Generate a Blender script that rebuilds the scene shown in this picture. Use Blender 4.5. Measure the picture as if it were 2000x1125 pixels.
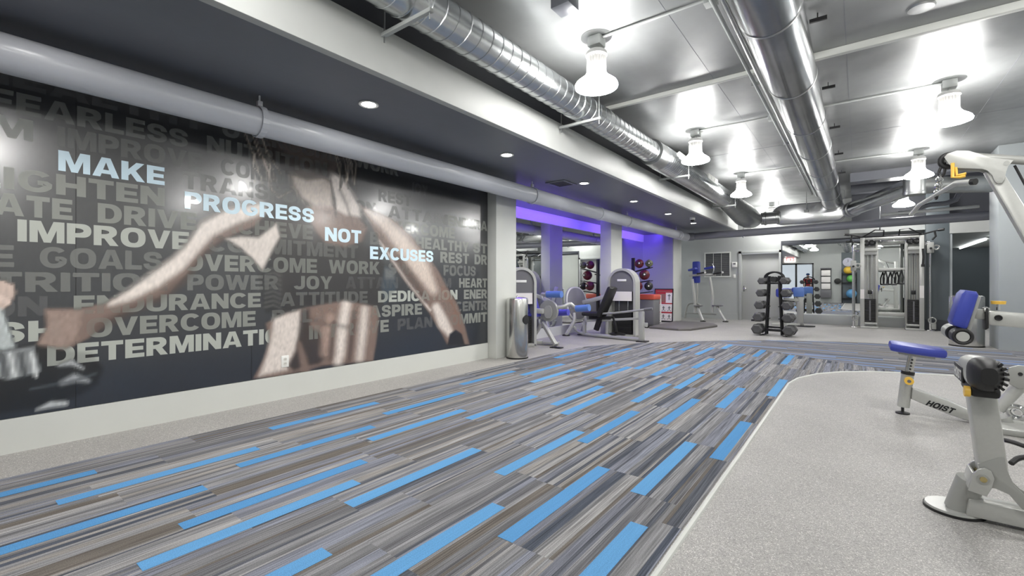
import bpy, bmesh, math, random
import numpy as np
from mathutils import Matrix, Vector
random.seed(7); R = math.radians; PI = math.pi
sc = bpy.context.scene
for o in list(bpy.data.objects): bpy.data.objects.remove(o)
COL = sc.collection

# ---------------------------------------------------------------- camera, world, exposure
CH = 1.15
cd = bpy.data.cameras.new('camera'); cam = bpy.data.objects.new('camera', cd); COL.objects.link(cam)
cd.sensor_width = 36; cd.lens = 16.0; cd.shift_y = -0.00425; cd.clip_start = .05; cd.clip_end = 200
cam.location = (0, 0, CH); cam.rotation_euler = (R(90), 0, math.asin(.606))
sc.camera = cam
w = bpy.data.worlds.new('world'); sc.world = w; w.use_nodes = True
w.node_tree.nodes['Background'].inputs[0].default_value = (.75, .8, .85, 1)
w.node_tree.nodes['Background'].inputs[1].default_value = .3
sc.view_settings.view_transform = 'Standard'; sc.view_settings.look = 'None'
sc.view_settings.exposure = 1.85; sc.view_settings.gamma = 1.0; sc.view_settings.use_curve_mapping = False
sc.cycles.max_bounces = 9; sc.cycles.diffuse_bounces = 4; sc.cycles.glossy_bounces = 5
sc.cycles.sample_clamp_indirect = 6.0
LAMP = 22.0      # radiance of the pendant lamps
SPOT = 26.0      # watts of each recessed downlight
LED = .62        # radiance of the violet strip light

def at(u, v, Y):     # a point measured in the photograph (2000x1125), taken at depth Y along the room
    a = (u - 1000) / 889; t = Y / (.7955 + .606 * a)
    return Vector(((-.606 + .7955 * a) * t, Y, CH + (554 - v) / 889 * t))

# ---------------------------------------------------------------- materials
def s2l(c):
    c = c / 255.
    return c / 12.92 if c <= .04045 else ((c + .055) / 1.055) ** 2.4
def rgb(r, g, b): return (s2l(r), s2l(g), s2l(b), 1)
MATS = {}
def mat(name, col, rough=.5, metal=0., noise=0., nscale=40., bump=0., bscale=60., spec=.5, coat=0., emit=None, es=0., ior=None, stretch=(1, 1, 1)):
    if name in MATS: return MATS[name]
    m = bpy.data.materials.new(name); m.use_nodes = True; nt = m.node_tree; b = nt.nodes['Principled BSDF']
    b.inputs['Base Color'].default_value = col; b.inputs['Roughness'].default_value = rough; b.inputs['Metallic'].default_value = metal
    b.inputs['Specular IOR Level'].default_value = spec; b.inputs['Coat Weight'].default_value = coat; b.inputs['Coat Roughness'].default_value = .05
    if ior: b.inputs['IOR'].default_value = ior
    if emit: b.inputs['Emission Color'].default_value = emit; b.inputs['Emission Strength'].default_value = es
    if noise or bump:
        tc = nt.nodes.new('ShaderNodeTexCoord'); mp = nt.nodes.new('ShaderNodeMapping'); mp.inputs['Scale'].default_value = stretch
        nt.links.new(tc.outputs['Object'], mp.inputs[0])
    if noise:
        n = nt.nodes.new('ShaderNodeTexNoise'); n.inputs['Scale'].default_value = nscale; n.inputs['Detail'].default_value = 4
        nt.links.new(mp.outputs[0], n.inputs[0])
        mr = nt.nodes.new('ShaderNodeMapRange'); mr.inputs[1].default_value = .25; mr.inputs[2].default_value = .75
        mr.inputs[3].default_value = 1 - noise; mr.inputs[4].default_value = 1 + noise
        nt.links.new(n.outputs[0], mr.inputs[0])
        mx = nt.nodes.new('ShaderNodeVectorMath'); mx.operation = 'SCALE'; mx.inputs[0].default_value = col[:3]
        nt.links.new(mr.outputs[0], mx.inputs['Scale']); nt.links.new(mx.outputs[0], b.inputs['Base Color'])
    if bump:
        n2 = nt.nodes.new('ShaderNodeTexNoise'); n2.inputs['Scale'].default_value = bscale; n2.inputs['Detail'].default_value = 3
        nt.links.new(mp.outputs[0], n2.inputs[0])
        bp = nt.nodes.new('ShaderNodeBump'); bp.inputs['Strength'].default_value = bump; bp.inputs['Distance'].default_value = .02
        nt.links.new(n2.outputs[0], bp.inputs['Height']); nt.links.new(bp.outputs[0], b.inputs['Normal'])
    MATS[name] = m; return m

M_wall = mat('painted wall grey', rgb(172, 175, 173), .55, noise=.03, nscale=3)
M_white = mat('painted wall pale', rgb(206, 208, 203), .55, noise=.02, nscale=3)
M_fascia = mat('painted beam pale', rgb(190, 192, 189), .5, noise=.03, nscale=4)
M_soffit = mat('painted soffit charcoal', rgb(112, 115, 123), .4, noise=.05, nscale=2, bump=.05, bscale=12)
M_slate = mat('painted wall slate', rgb(92, 100, 104), .5)
M_dark = mat('flat dark grey', rgb(58, 60, 66), .6)  # shared dark grey, also used to darken the far end overhead
M_pier = mat('painted pier grey', rgb(166, 172, 174), .5, noise=.03, nscale=3)
M_alc = mat('alcove wall lilac grey', rgb(150, 150, 172), .5)
M_steel = mat('brushed stainless', rgb(205, 205, 202), .22, 1., noise=.05, nscale=30, stretch=(1, 1, .05))
M_galv = mat('galvanised duct metal', rgb(196, 199, 200), .26, 1., noise=.13, nscale=5, bump=.10, bscale=9)
M_galv2 = mat('dull duct metal', rgb(168, 170, 170), .34, 1., noise=.12, nscale=6, bump=.15, bscale=7)
M_pipe = mat('painted pipe grey', rgb(198, 201, 208), .28, .0, spec=.6)
M_pdark = mat('painted pipe dark grey', rgb(118, 120, 128), .35)
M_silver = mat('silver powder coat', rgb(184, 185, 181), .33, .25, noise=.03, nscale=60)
M_silver2 = mat('silver powder coat darker grey', rgb(164, 165, 161), .35, .2)  # second silver, a little darker, for secondary parts
M_chrome = mat('chrome', rgb(225, 225, 225), .08, 1.)
M_black = mat('black rubber', rgb(30, 30, 31), .5)
M_blackm = mat('black steel', rgb(34, 34, 36), .38, .3)
M_hex = mat('grey hex rubber', rgb(74, 74, 75), .55, noise=.15, nscale=60)
M_blue = mat('blue vinyl', rgb(56, 68, 160), .38, bump=.05, bscale=200)
M_blue2 = mat('light blue vinyl', rgb(92, 126, 196), .38)
M_purple = mat('violet blue vinyl', rgb(84, 84, 186), .4)
M_yellow = mat('yellow plastic', rgb(236, 190, 78), .4)
M_paper = mat('printed paper white', rgb(232, 228, 226), .5)
M_red = mat('printed red', rgb(178, 44, 58), .5)
M_redball = mat('dark red rubber', rgb(92, 20, 38), .4)
M_orange = mat('orange red plastic', rgb(196, 84, 66), .45)
M_plastic = mat('white plastic', rgb(232, 232, 228), .4)
M_hood = mat('grey shroud plastic', rgb(108, 108, 112), .4)
M_door = mat('painted door grey', rgb(178, 180, 177), .45)
M_lamp = mat('glowing lamp white', (1, 1, 1, 1), .4, emit=(1, .985, .96, 1), es=LAMP)
M_lamphood = mat('lamp fin white', rgb(176, 176, 174), .4)
M_down = mat('glowing downlight', (1, 1, 1, 1), .4, emit=(1, .98, .95, 1), es=14)
M_tube = mat('glowing linear tube', (1, 1, 1, 1), .4, emit=(.95, .98, 1, 1), es=4)
M_led = mat('violet led strip', (1, 1, 1, 1), .4, emit=(.16, .05, 1, 1), es=LED * 3)
M_exit = mat('lit exit red', rgb(220, 40, 50), .4, emit=(1, .08, .08, 1), es=1.2)
M_exitw = mat('lit exit white', rgb(240, 230, 228), .4, emit=(1, .85, .82, 1), es=1.0)
M_mirror = mat('mirror silver', (.86, .88, .87, 1), .0, 1.)
M_skin = mat('skin', rgb(214, 160, 132), .5)
M_shirt = mat('red cloth', rgb(214, 62, 78), .8)
M_jean = mat('dark cloth', rgb(46, 52, 70), .8)
M_cap = mat('blue cap cloth', rgb(50, 92, 150), .8)
M_daylight = mat('street daylight glow', rgb(220, 226, 235), .8, emit=(.85, .92, 1, 1), es=.2)
M_glass = bpy.data.materials.new('door glass'); M_glass.use_nodes = True
_b = M_glass.node_tree.nodes['Principled BSDF']; _b.inputs['Transmission Weight'].default_value = 1; _b.inputs['Roughness'].default_value = .0; _b.inputs['IOR'].default_value = 1.05

def m_floor():
    m = bpy.data.materials.new('speckled rubber floor'); m.use_nodes = True; nt = m.node_tree; b = nt.nodes['Principled BSDF']
    tc = nt.nodes.new('ShaderNodeTexCoord')
    v = nt.nodes.new('ShaderNodeTexVoronoi'); v.inputs['Scale'].default_value = 260; nt.links.new(tc.outputs['Object'], v.inputs[0])
    sp = nt.nodes.new('ShaderNodeSeparateColor'); nt.links.new(v.outputs['Color'], sp.inputs[0])
    cr = nt.nodes.new('ShaderNodeValToRGB'); e = cr.color_ramp.elements
    cr.color_ramp.interpolation = 'CONSTANT'
    e[0].color = rgb(132, 130, 128); e[1].position = .13; e[1].color = rgb(156, 154, 151)
    x = e.new(.78); x.color = rgb(176, 174, 170); x = e.new(.93); x.color = rgb(204, 202, 198)
    nt.links.new(sp.outputs[0], cr.inputs[0])
    n = nt.nodes.new('ShaderNodeTexNoise'); n.inputs['Scale'].default_value = 1.3; n.inputs['Detail'].default_value = 5; nt.links.new(tc.outputs['Object'], n.inputs[0])
    mr = nt.nodes.new('ShaderNodeMapRange'); mr.inputs[1].default_value = .3; mr.inputs[2].default_value = .7; mr.inputs[3].default_value = .92; mr.inputs[4].default_value = 1.06
    nt.links.new(n.outputs[0], mr.inputs[0])
    s = nt.nodes.new('ShaderNodeVectorMath'); s.operation = 'SCALE'; nt.links.new(cr.outputs[0], s.inputs[0]); nt.links.new(mr.outputs[0], s.inputs['Scale'])
    nt.links.new(s.outputs[0], b.inputs['Base Color']); b.inputs['Roughness'].default_value = .55
    return m
M_floor = m_floor()

def m_ceil():
    m = mat('glossy painted deck', rgb(138, 140, 140), .28, .35, noise=.16, nscale=2.2, bump=.10, bscale=3.0, spec=1.0, stretch=(1, .55, 1))
    nt = m.node_tree; b = nt.nodes['Principled BSDF']
    n = nt.nodes.new('ShaderNodeTexNoise'); n.inputs['Scale'].default_value = 3.5; n.inputs['Detail'].default_value = 5
    tc = nt.nodes.new('ShaderNodeTexCoord'); nt.links.new(tc.outputs['Object'], n.inputs[0])
    mr = nt.nodes.new('ShaderNodeMapRange'); mr.inputs[1].default_value = .3; mr.inputs[2].default_value = .7; mr.inputs[3].default_value = .3; mr.inputs[4].default_value = .46
    nt.links.new(n.outputs[0], mr.inputs[0]); nt.links.new(mr.outputs[0], b.inputs['Roughness'])
    return m
M_ceil = m_ceil()

def m_attr(name, attr, rough, fine=False, coat=0., spec=.5):
    m = bpy.data.materials.new(name); m.use_nodes = True; nt = m.node_tree; b = nt.nodes['Principled BSDF']
    a = nt.nodes.new('ShaderNodeAttribute'); a.attribute_name = attr
    src = a.outputs['Color']
    if fine:
        uv = nt.nodes.new('ShaderNodeUVMap'); uv.uv_map = 'weave'
        mp = nt.nodes.new('ShaderNodeMapping'); mp.inputs['Scale'].default_value = (1, .02, 1); nt.links.new(uv.outputs[0], mp.inputs[0])
        n = nt.nodes.new('ShaderNodeTexNoise'); n.inputs['Scale'].default_value = 130; n.inputs['Detail'].default_value = 2; nt.links.new(mp.outputs[0], n.inputs[0])
        mr = nt.nodes.new('ShaderNodeMapRange'); mr.inputs[1].default_value = .32; mr.inputs[2].default_value = .68; mr.inputs[3].default_value = .62; mr.inputs[4].default_value = 1.38
        nt.links.new(n.outputs[0], mr.inputs[0])
        n2 = nt.nodes.new('ShaderNodeTexNoise'); n2.inputs['Scale'].default_value = 260; n2.inputs['Detail'].default_value = 1; nt.links.new(uv.outputs[0], n2.inputs[0])
        m2 = nt.nodes.new('ShaderNodeMapRange'); m2.inputs[1].default_value = .3; m2.inputs[2].default_value = .7; m2.inputs[3].default_value = .8; m2.inputs[4].default_value = 1.2
        nt.links.new(n2.outputs[0], m2.inputs[0])
        # blue bars keep an even pile: stripe strength comes from the alpha of the colour
        mxv = nt.nodes.new('ShaderNodeMix'); mxv.data_type = 'FLOAT'; nt.links.new(a.outputs['Alpha'], mxv.inputs[0]); mxv.inputs[2].default_value = 1; nt.links.new(mr.outputs[0], mxv.inputs[3])
        mu = nt.nodes.new('ShaderNodeMath'); mu.operation = 'MULTIPLY'; nt.links.new(mxv.outputs[0], mu.inputs[0]); nt.links.new(m2.outputs[0], mu.inputs[1])
        s = nt.nodes.new('ShaderNodeVectorMath'); s.operation = 'SCALE'; nt.links.new(src, s.inputs[0]); nt.links.new(mu.outputs[0], s.inputs['Scale']); src = s.outputs[0]
    nt.links.new(src, b.inputs['Base Color']); b.inputs['Roughness'].default_value = rough
    b.inputs['Specular IOR Level'].default_value = spec; b.inputs['Coat Weight'].default_value = coat; b.inputs['Coat Roughness'].default_value = .17; b.inputs['Coat IOR'].default_value = 1.7 if coat else 1.5
    return m

# ---------------------------------------------------------------- mesh helpers
class MB:
    def __init__(s): s.b = bmesh.new()
    def _add(s, verts, faces):
        vs = [s.b.verts.new(v) for v in verts]
        for f in faces:
            try: s.b.faces.new([vs[i] for i in f])
            except ValueError: pass
        return vs
    def box(s, x0, x1, y0, y1, z0, z1, bev=0., M=None, seg=2):
        t = bmesh.new(); bmesh.ops.create_cube(t, size=1)
        bmesh.ops.transform(t, matrix=Matrix.Translation(((x0 + x1) / 2, (y0 + y1) / 2, (z0 + z1) / 2)) @ Matrix.Diagonal((abs(x1 - x0), abs(y1 - y0), abs(z1 - z0), 1)), verts=t.verts)
        if bev: bmesh.ops.bevel(t, geom=t.edges[:], offset=bev, segments=seg, affect='EDGES', profile=.5)
        if M: bmesh.ops.transform(t, matrix=M, verts=t.verts)
        s._merge(t); return s
    def _merge(s, t):
        me = bpy.data.meshes.new('t'); t.to_mesh(me); t.free(); s.b.from_mesh(me); bpy.data.meshes.remove(me)
    def bar(s, p, q, wx, wy, bev=.006, up=(0, 0, 1)):          # box section along p->q: wx across, wy along up
        p, q = Vector(p), Vector(q); d = (q - p); L = d.length; z = d.normalized(); u = Vector(up)
        if abs(z.dot(u)) > .98: u = Vector((0, 1, 0))
        x = u.cross(z).normalized(); y = z.cross(x)
        M = Matrix.Translation((p + q) / 2) @ Matrix((x, y, z)).transposed().to_4x4()
        return s.box(-wx / 2, wx / 2, -wy / 2, wy / 2, -L / 2, L / 2, bev, M)
    def cyl(s, p, q, r, r2=None, n=20, cap=True):
        p, q = Vector(p), Vector(q); r2 = r if r2 is None else r2; z = (q - p).normalized()
        x = z.orthogonal().normalized(); y = z.cross(x); vs = []
        for c, rr in ((p, r), (q, r2)):
            for i in range(n): a = 2 * PI * i / n; vs.append(c + (x * math.cos(a) + y * math.sin(a)) * rr)
        f = [(i, (i + 1) % n, n + (i + 1) % n, n + i) for i in range(n)]
        if cap: f += [tuple(range(n - 1, -1, -1)), tuple(range(n, 2 * n))]
        s._add(vs, f); return s
    def tube(s, pts, r, n=12, smooth=0, close=False):
        pts = [Vector(p) for p in pts]
        for _ in range(smooth):                                # corner cutting
            o = [pts[0]]
            for a, b in zip(pts, pts[1:]): o += [a * .75 + b * .25, a * .25 + b * .75]
            pts = o + [pts[-1]]
        T = []; k = len(pts)
        for i in range(k):
            a = pts[max(i - 1, 0)]; b = pts[min(i + 1, k - 1)]
            if close: a = pts[(i - 1) % k]; b = pts[(i + 1) % k]
            T.append((b - a).normalized())
        x = T[0].orthogonal().normalized(); rings = []
        for i in range(k):
            x = (x - T[i] * x.dot(T[i])).normalized(); y = T[i].cross(x)
            rr = r[i] if isinstance(r, (list, tuple)) and len(r) == k else (r if not isinstance(r, (list, tuple)) else r[0])
            rings.append([s.b.verts.new(pts[i] + (x * math.cos(2 * PI * j / n) + y * math.sin(2 * PI * j / n)) * rr) for j in range(n)])
        for i in range(k if close else k - 1):
            A, B = rings[i], rings[(i + 1) % k]
            for j in range(n): s.b.faces.new((A[j], A[(j + 1) % n], B[(j + 1) % n], B[j]))
        if not close: s.b.faces.new(rings[0][::-1]); s.b.faces.new(rings[-1])
        return s
    def lathe(s, prof, c=(0, 0, 0), n=32, M=None):
        M = M or Matrix.Translation(c); rings = []
        for r, z in prof:
            if r < 1e-6: rings.append([s.b.verts.new(M @ Vector((0, 0, z)))])
            else: rings.append([s.b.verts.new(M @ Vector((r * math.cos(2 * PI * i / n), r * math.sin(2 * PI * i / n), z))) for i in range(n)])
        for A, B in zip(rings, rings[1:]):
            if len(A) == len(B) == 1: continue
            for i in range(n):
                j = (i + 1) % n
                if len(A) == 1: s.b.faces.new((A[0], B[j], B[i]))
                elif len(B) == 1: s.b.faces.new((A[i], A[j], B[0]))
                else: s.b.faces.new((A[i], A[j], B[j], B[i]))
        return s
    def prism(s, poly, axis, a, b, bev=0.):                    # outline in the two other axes, from a to b along axis
        t = bmesh.new()
        def P(p, k):
            return {'x': (k, p[0], p[1]), 'y': (p[0], k, p[1]), 'z': (p[0], p[1], k)}[axis]
        n = len(poly); A = [t.verts.new(P(p, a)) for p in poly]; B = [t.verts.new(P(p, b)) for p in poly]
        t.faces.new(A[::-1]); t.faces.new(B)
        for i in range(n): t.faces.new((A[i], A[(i + 1) % n], B[(i + 1) % n], B[i]))
        bmesh.ops.recalc_face_normals(t, faces=t.faces[:])
        if bev:
            ed = [e for e in t.edges if len({round(v.co['xyz'.index(axis)], 5) for v in e.verts}) == 1]
            bmesh.ops.bevel(t, geom=ed, offset=bev, segments=2, affect='EDGES', profile=.5)
        s._merge(t); return s
    def ball(s, c, r, sc_=(1, 1, 1), n=20):
        t = bmesh.new(); bmesh.ops.create_uvsphere(t, u_segments=n, v_segments=n // 2, radius=r)
        bmesh.ops.transform(t, matrix=Matrix.Translation(c) @ Matrix.Diagonal((*sc_, 1)), verts=t.verts); s._merge(t); return s
    def torus(s, c, R_, r, axis=(0, 0, 1), n=28, m=10):
        z = Vector(axis).normalized(); x = z.orthogonal().normalized(); y = z.cross(x)
        return s.tube([Vector(c) + (x * math.cos(2 * PI * i / n) + y * math.sin(2 * PI * i / n)) * R_ for i in range(n)], r, m, close=True)
WM = {}
def obj(name, mb, m, parent=None, smooth=True):
    me = bpy.data.meshes.new(name); b = mb.b if isinstance(mb, MB) else mb
    if parent is not None: b.transform(WM[parent].inverted())
    bmesh.ops.recalc_face_normals(b, faces=b.faces[:])
    if smooth:
        for f in b.faces: f.smooth = True
        for e in b.edges:
            if len(e.link_faces) != 2 or e.calc_face_angle(0) > R(35): e.smooth = False
    b.to_mesh(me); b.free()
    me.materials.append(m); o = bpy.data.objects.new(name, me); COL.objects.link(o)
    if parent is not None: o.parent = parent; WM[o] = WM[parent].copy()
    else: WM[o] = Matrix.Identity(4)
    return o
def tag(o, label, cat, group=None):
    o['label'] = label; o['category'] = cat
    if group: o['group'] = group
    return o
def thing(name, label, cat, loc=(0, 0, 0), rz=0., group=None):
    o = bpy.data.objects.new(name, None); COL.objects.link(o); o.location = loc; o.rotation_euler = (0, 0, rz); o.empty_display_size = .1
    WM[o] = Matrix.Translation(loc) @ Matrix.Rotation(rz, 4, 'Z'); return tag(o, label, cat, group)
def struct(name, mb, m, parent=None):
    o = obj(name, mb, m, parent)
    if parent is None: o['kind'] = 'structure'
    return o
def base_at(o, p):                                             # move a one-mesh thing's origin to its base
    o.data.transform(Matrix.Translation(-Vector(p))); o.location = p; WM[o] = Matrix.Translation(p); return o
def dup(root, loc, rz=0., label=None, group=None):
    r = root.copy(); COL.objects.link(r); r.location = loc; r.rotation_euler = (0, 0, rz)
    if label: r['label'] = label
    if group: r['group'] = group
    for ch in list(root.children):
        c = ch.copy(); COL.objects.link(c); c.parent = r
        for g in list(ch.children):
            d = g.copy(); COL.objects.link(d); d.parent = c
    return r
def mesh_obj(name, verts, faces, m, parent=None):
    b = bmesh.new(); vs = [b.verts.new(v) for v in verts]
    for f in faces: b.faces.new([vs[i] for i in f])
    return obj(name, b, m, parent, False)
# heavy wide capitals drawn as outlines (height 1)
SX = 1.32                                                       # round letters are drawn narrow, then widened
def ell(cx, cy, rx, ry, a0, a1, n=20, p=2.5):
    o = []
    for i in range(n + 1):
        a = R(a0 + (a1 - a0) * i / n); c, s_ = math.cos(a), math.sin(a)
        o.append((cx + rx * math.copysign(abs(c) ** (2 / p), c), cy + ry * math.copysign(abs(s_) ** (2 / p), s_)))
    return o
def stro(path, hw):
    L, Rr = [], []
    for i in range(len(path)):
        a = path[max(i - 1, 0)]; c = path[min(i + 1, len(path) - 1)]; dx, dy = c[0] - a[0], c[1] - a[1]; k = math.hypot(dx, dy) or 1
        L.append((path[i][0] - dy / k * hw, path[i][1] + dx / k * hw)); Rr.append((path[i][0] + dy / k * hw, path[i][1] - dx / k * hw))
    return L + Rr[::-1]
def wid(c): return [[(x * SX, y) for x, y in k] for k in c]
S_, T_ = .30, .225
def glyphs():
    g = {}; s, t = S_, T_; h = .116
    g['I'] = (s, [[(0, 0), (s, 0), (s, 1), (0, 1)]])
    g['E'] = (.82, [[(0, 0), (.82, 0), (.82, t), (s, t), (s, .39), (.77, .39), (.77, .6), (s, .6), (s, 1 - t), (.81, 1 - t), (.81, 1), (0, 1)]])
    g['F'] = (.80, [[(0, 0), (s, 0), (s, .36), (.74, .36), (.74, .58), (s, .58), (s, 1 - t), (.80, 1 - t), (.80, 1), (0, 1)]])
    g['L'] = (.76, [[(0, 0), (.76, 0), (.76, t + .01), (s, t + .01), (s, 1), (0, 1)]])
    g['H'] = (.96, [[(0, 0), (s, 0), (s, .385), (.66, .385), (.66, 0), (.96, 0), (.96, 1), (.66, 1), (.66, .615), (s, .615), (s, 1), (0, 1)]])
    g['T'] = (.88, [[(.29, 0), (.59, 0), (.59, 1 - t), (.88, 1 - t), (.88, 1), (0, 1), (0, 1 - t), (.29, 1 - t)]])
    g['N'] = (.97, [[(0, 0), (.28, 0), (.28, .52), (.66, 0), (.97, 0), (.97, 1), (.69, 1), (.69, .48), (.31, 1), (0, 1)]])
    g['M'] = (1.18, [[(0, 0), (.27, 0), (.27, .6), (.47, 0), (.71, 0), (.91, .6), (.91, 0), (1.18, 0), (1.18, 1), (.80, 1), (.59, .38), (.38, 1), (0, 1)]])
    g['A'] = (1.08, [[(0, 0), (.31, 0), (.36, .17), (.72, .17), (.77, 0), (1.08, 0), (.72, 1), (.36, 1)], [(.42, .37), (.66, .37), (.54, .76)]])
    g['V'] = (1.04, [[(.36, 0), (.68, 0), (1.04, 1), (.73, 1), (.52, .33), (.31, 1), (0, 1)]])
    g['W'] = (1.46, [[(.24, 0), (.54, 0), (.73, .58), (.92, 0), (1.22, 0), (1.46, 1), (1.17, 1), (1.06, .42), (.87, 1), (.59, 1), (.40, .42), (.29, 1), (0, 1)]])
    g['X'] = (1.04, [[(0, 0), (.34, 0), (.52, .3), (.70, 0), (1.04, 0), (.70, .51), (1.01, 1), (.68, 1), (.52, .72), (.36, 1), (.03, 1), (.34, .51)]])
    g['Y'] = (1.04, [[(.37, 0), (.67, 0), (.67, .38), (1.04, 1), (.71, 1), (.52, .64), (.33, 1), (0, 1), (.37, .38)]])
    g['K'] = (1.02, [[(0, 0), (s, 0), (s, .26), (.40, .38), (.66, 0), (1.02, 0), (.62, .56), (.99, 1), (.64, 1), (s, .60), (s, 1), (0, 1)]])
    g['O'] = (.80 * SX, wid([ell(.4, .5, .4, .52, 0, 359, 34), ell(.4, .5, .165, .29, 0, 359, 28)]))
    g['C'] = (.76 * SX, wid([stro(ell(.4, .5, .285, .405, 38, 322, 30, 2.3), h)]))
    G = stro(ell(.4, .5, .285, .405, 38, 335, 30, 2.3), h)
    g['G'] = (.80 * SX, wid([stro(ell(.4, .5, .285, .405, 40, 318, 30, 2.3) + [(.66, .26), (.67, .44), (.66, .45), (.44, .45)], h - .01)]))
    g['S'] = (.70 * SX, wid([stro([(.58, .64)] + ell(.34, .70, .225, .19, 20, 270, 18, 2.2) + ell(.34, .30, .235, .20, 88, -160, 18, 2.2) + [(.10, .34)], .108)]))
    g['J'] = (.66 * SX, wid([stro([(.52, 1.0), (.52, .5)] + ell(.30, .30, .22, .2, 0, -170, 14, 2.2), h)]))
    g['U'] = (.74 * SX, wid([stro([(.115, 1), (.115, .5)] + ell(.37, .34, .255, .24, 180, 360, 18, 2.4) + [(.625, .5), (.625, 1)], h)]))
    g['D'] = (.74 * SX, wid([[(0, 0), (.30, 0)] + ell(.34, .5, .40, .5, -90, 90, 20, 2.3) + [(0, 1)], [(.23, .22), (.30, .22)] + ell(.32, .5, .18, .28, -90, 90, 14, 2.3) + [(.23, .78)]]))
    bowl = lambda y0, y1, x: ell(x - .27, (y0 + y1) / 2, .27, (y1 - y0) / 2, -90, 90, 14, 2.3)
    g['P'] = (.68 * SX, wid([[(0, 0), (.23, 0), (.23, .33)] + bowl(.33, 1, .68) + [(0, 1)], [(.23, .54)] + bowl(.54, .79, .46) + [(.23, .79)]]))
    g['R'] = (.74 * SX, wid([[(0, 0), (.23, 0), (.23, .36), (.31, .36), (.48, 0), (.74, 0), (.54, .40)] + bowl(.40, 1, .69)[5:] + [(0, 1)], [(.23, .57)] + bowl(.57, .79, .46) + [(.23, .79)]]))
    g['B'] = (.72 * SX, wid([[(0, 0), (.3, 0)] + bowl(0, .53, .72) + bowl(.53, 1, .68) + [(0, 1)], [(.23, .20)] + bowl(.20, .40, .48) + [(.23, .40)], [(.23, .61)] + bowl(.61, .80, .45) + [(.23, .80)]]))
    return g
GL = glyphs(); FONT = {}
def text_bm(body):                                              # a word as flat outlines scaled to a unit box
    if body not in FONT:
        c = bpy.data.curves.new('t', 'CURVE'); c.dimensions = '2D'; c.fill_mode = 'BOTH'; x = 0
        for ch in body:
            if ch == ' ': x += .5; continue
            w_, cs = GL[ch]
            for k in cs:
                pts = [k[0]]
                for p in k[1:]:
                    if math.hypot(p[0] - pts[-1][0], p[1] - pts[-1][1]) > 1e-4: pts.append(p)
                sp = c.splines.new('POLY'); sp.points.add(len(pts) - 1); sp.use_cyclic_u = True
                for i, p in enumerate(pts): sp.points[i].co = (x + p[0], p[1], 0, 1)
            x += w_ + .085
        o = bpy.data.objects.new('t', c); COL.objects.link(o); dg = bpy.context.evaluated_depsgraph_get()
        me = bpy.data.meshes.new_from_object(o.evaluated_get(dg)); bpy.data.objects.remove(o); bpy.data.curves.remove(c)
        n = len(me.vertices); co = np.empty(n * 3, 'f'); me.vertices.foreach_get('co', co); co = co.reshape(-1, 3)
        co[:, 0] /= x - .085; me.vertices.foreach_set('co', co.ravel()); FONT[body] = me
    b = bmesh.new(); b.from_mesh(FONT[body]); return b
def text_at(name, body, origin, ex, ey, m, parent=None):   # ex, ey: full width and height vectors
    b = text_bm(body); ex, ey, o_ = Vector(ex), Vector(ey), Vector(origin)
    for v in b.verts: v.co = o_ + ex * v.co.x + ey * v.co.y
    return obj(name, b, m, parent, False)

# ---------------------------------------------------------------- the room
XW, XMIR, XF, ZC, ZS, YB, YFRONT = -4.58, -5.34, -2.9, 3.55, 2.75, 15.95, -1.6
b = MB(); b.box(-6.5, 7.6, -3.6, 29, -.12, 0); struct('floor', b, M_floor)
b = MB(); b.box(-6.5, 7.6, -3.6, YB + .2, ZC, ZC + .15); struct('ceiling', b, M_ceil)
b = MB(); b.box(XW - .15, XW, YFRONT, 5.38, 0, ZS); struct('wall_left', b, M_white)
b = MB(); b.box(XW, XW + .018, YFRONT, 5.375, 0, .235); struct('baseboard_left', b, M_white)
b = MB(); b.box(-6.0, XF, YFRONT, 15.0, ZS, 2.86); struct('ceiling_soffit', b, M_soffit)
b = MB(); b.box(XF - .06, XF + .012, YFRONT, 15.0, ZS - .004, 3.1, .004); struct('wall_beam', b, M_fascia)
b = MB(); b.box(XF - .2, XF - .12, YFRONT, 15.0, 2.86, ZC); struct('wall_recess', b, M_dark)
# columns of the left side and the mirrored alcove
b = MB(); b.box(-4.72, -4.40, 5.38, 5.89, 0, ZS, .006); struct('column_1', b, M_white)
b = MB(); b.box(-4.665, -4.40, 9.43, 10.02, 0, ZS, .006); struct('column_2', b, M_white)
b = MB(); b.box(-5.4, -4.40, 13.76, 14.5, 0, ZS, .006); struct('column_3', b, M_white)
b = MB(); b.box(-5.34, -4.42, 13.72, 13.76, 0, 2.65); struct('wall_alcove', b, M_alc)
b = MB(); b.box(-5.5, XMIR - .012, 5.38, 13.76, 0, 2.75); struct('wall_mirror_side', b, M_alc)
b = MB(); b.box(-5.4, XW - .15, 5.3, 5.38, 0, 2.75); struct('wall_alcove_near', b, M_alc)
b = MB(); b.box(-5.5, -4.67, 5.38, 13.76, 2.66, 2.75); struct('ceiling_alcove', b, M_soffit)
b = MB(); b.box(XMIR, XMIR + .03, 5.4, 13.74, 2.44, 2.66); struct('trim_1', b, M_white)
b = MB(); b.box(XMIR, XMIR + .02, 5.4, 13.74, 0, .2); struct('baseboard_alcove', b, M_white)
b = MB(); b.box(XMIR - .012, XMIR, 5.4, 13.74, .2, 2.45); struct('mirror_left', b, M_mirror)
b = MB()
for y0, y1 in ((5.95, 9.38), (10.07, 13.6)): b.box(-4.69, -4.675, y0, y1, 2.635, 2.655)
tag(obj('led_strip', b, M_led), 'violet light strip along the alcove ceiling, tucked behind the thick grey pipe', 'light strip')
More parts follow.
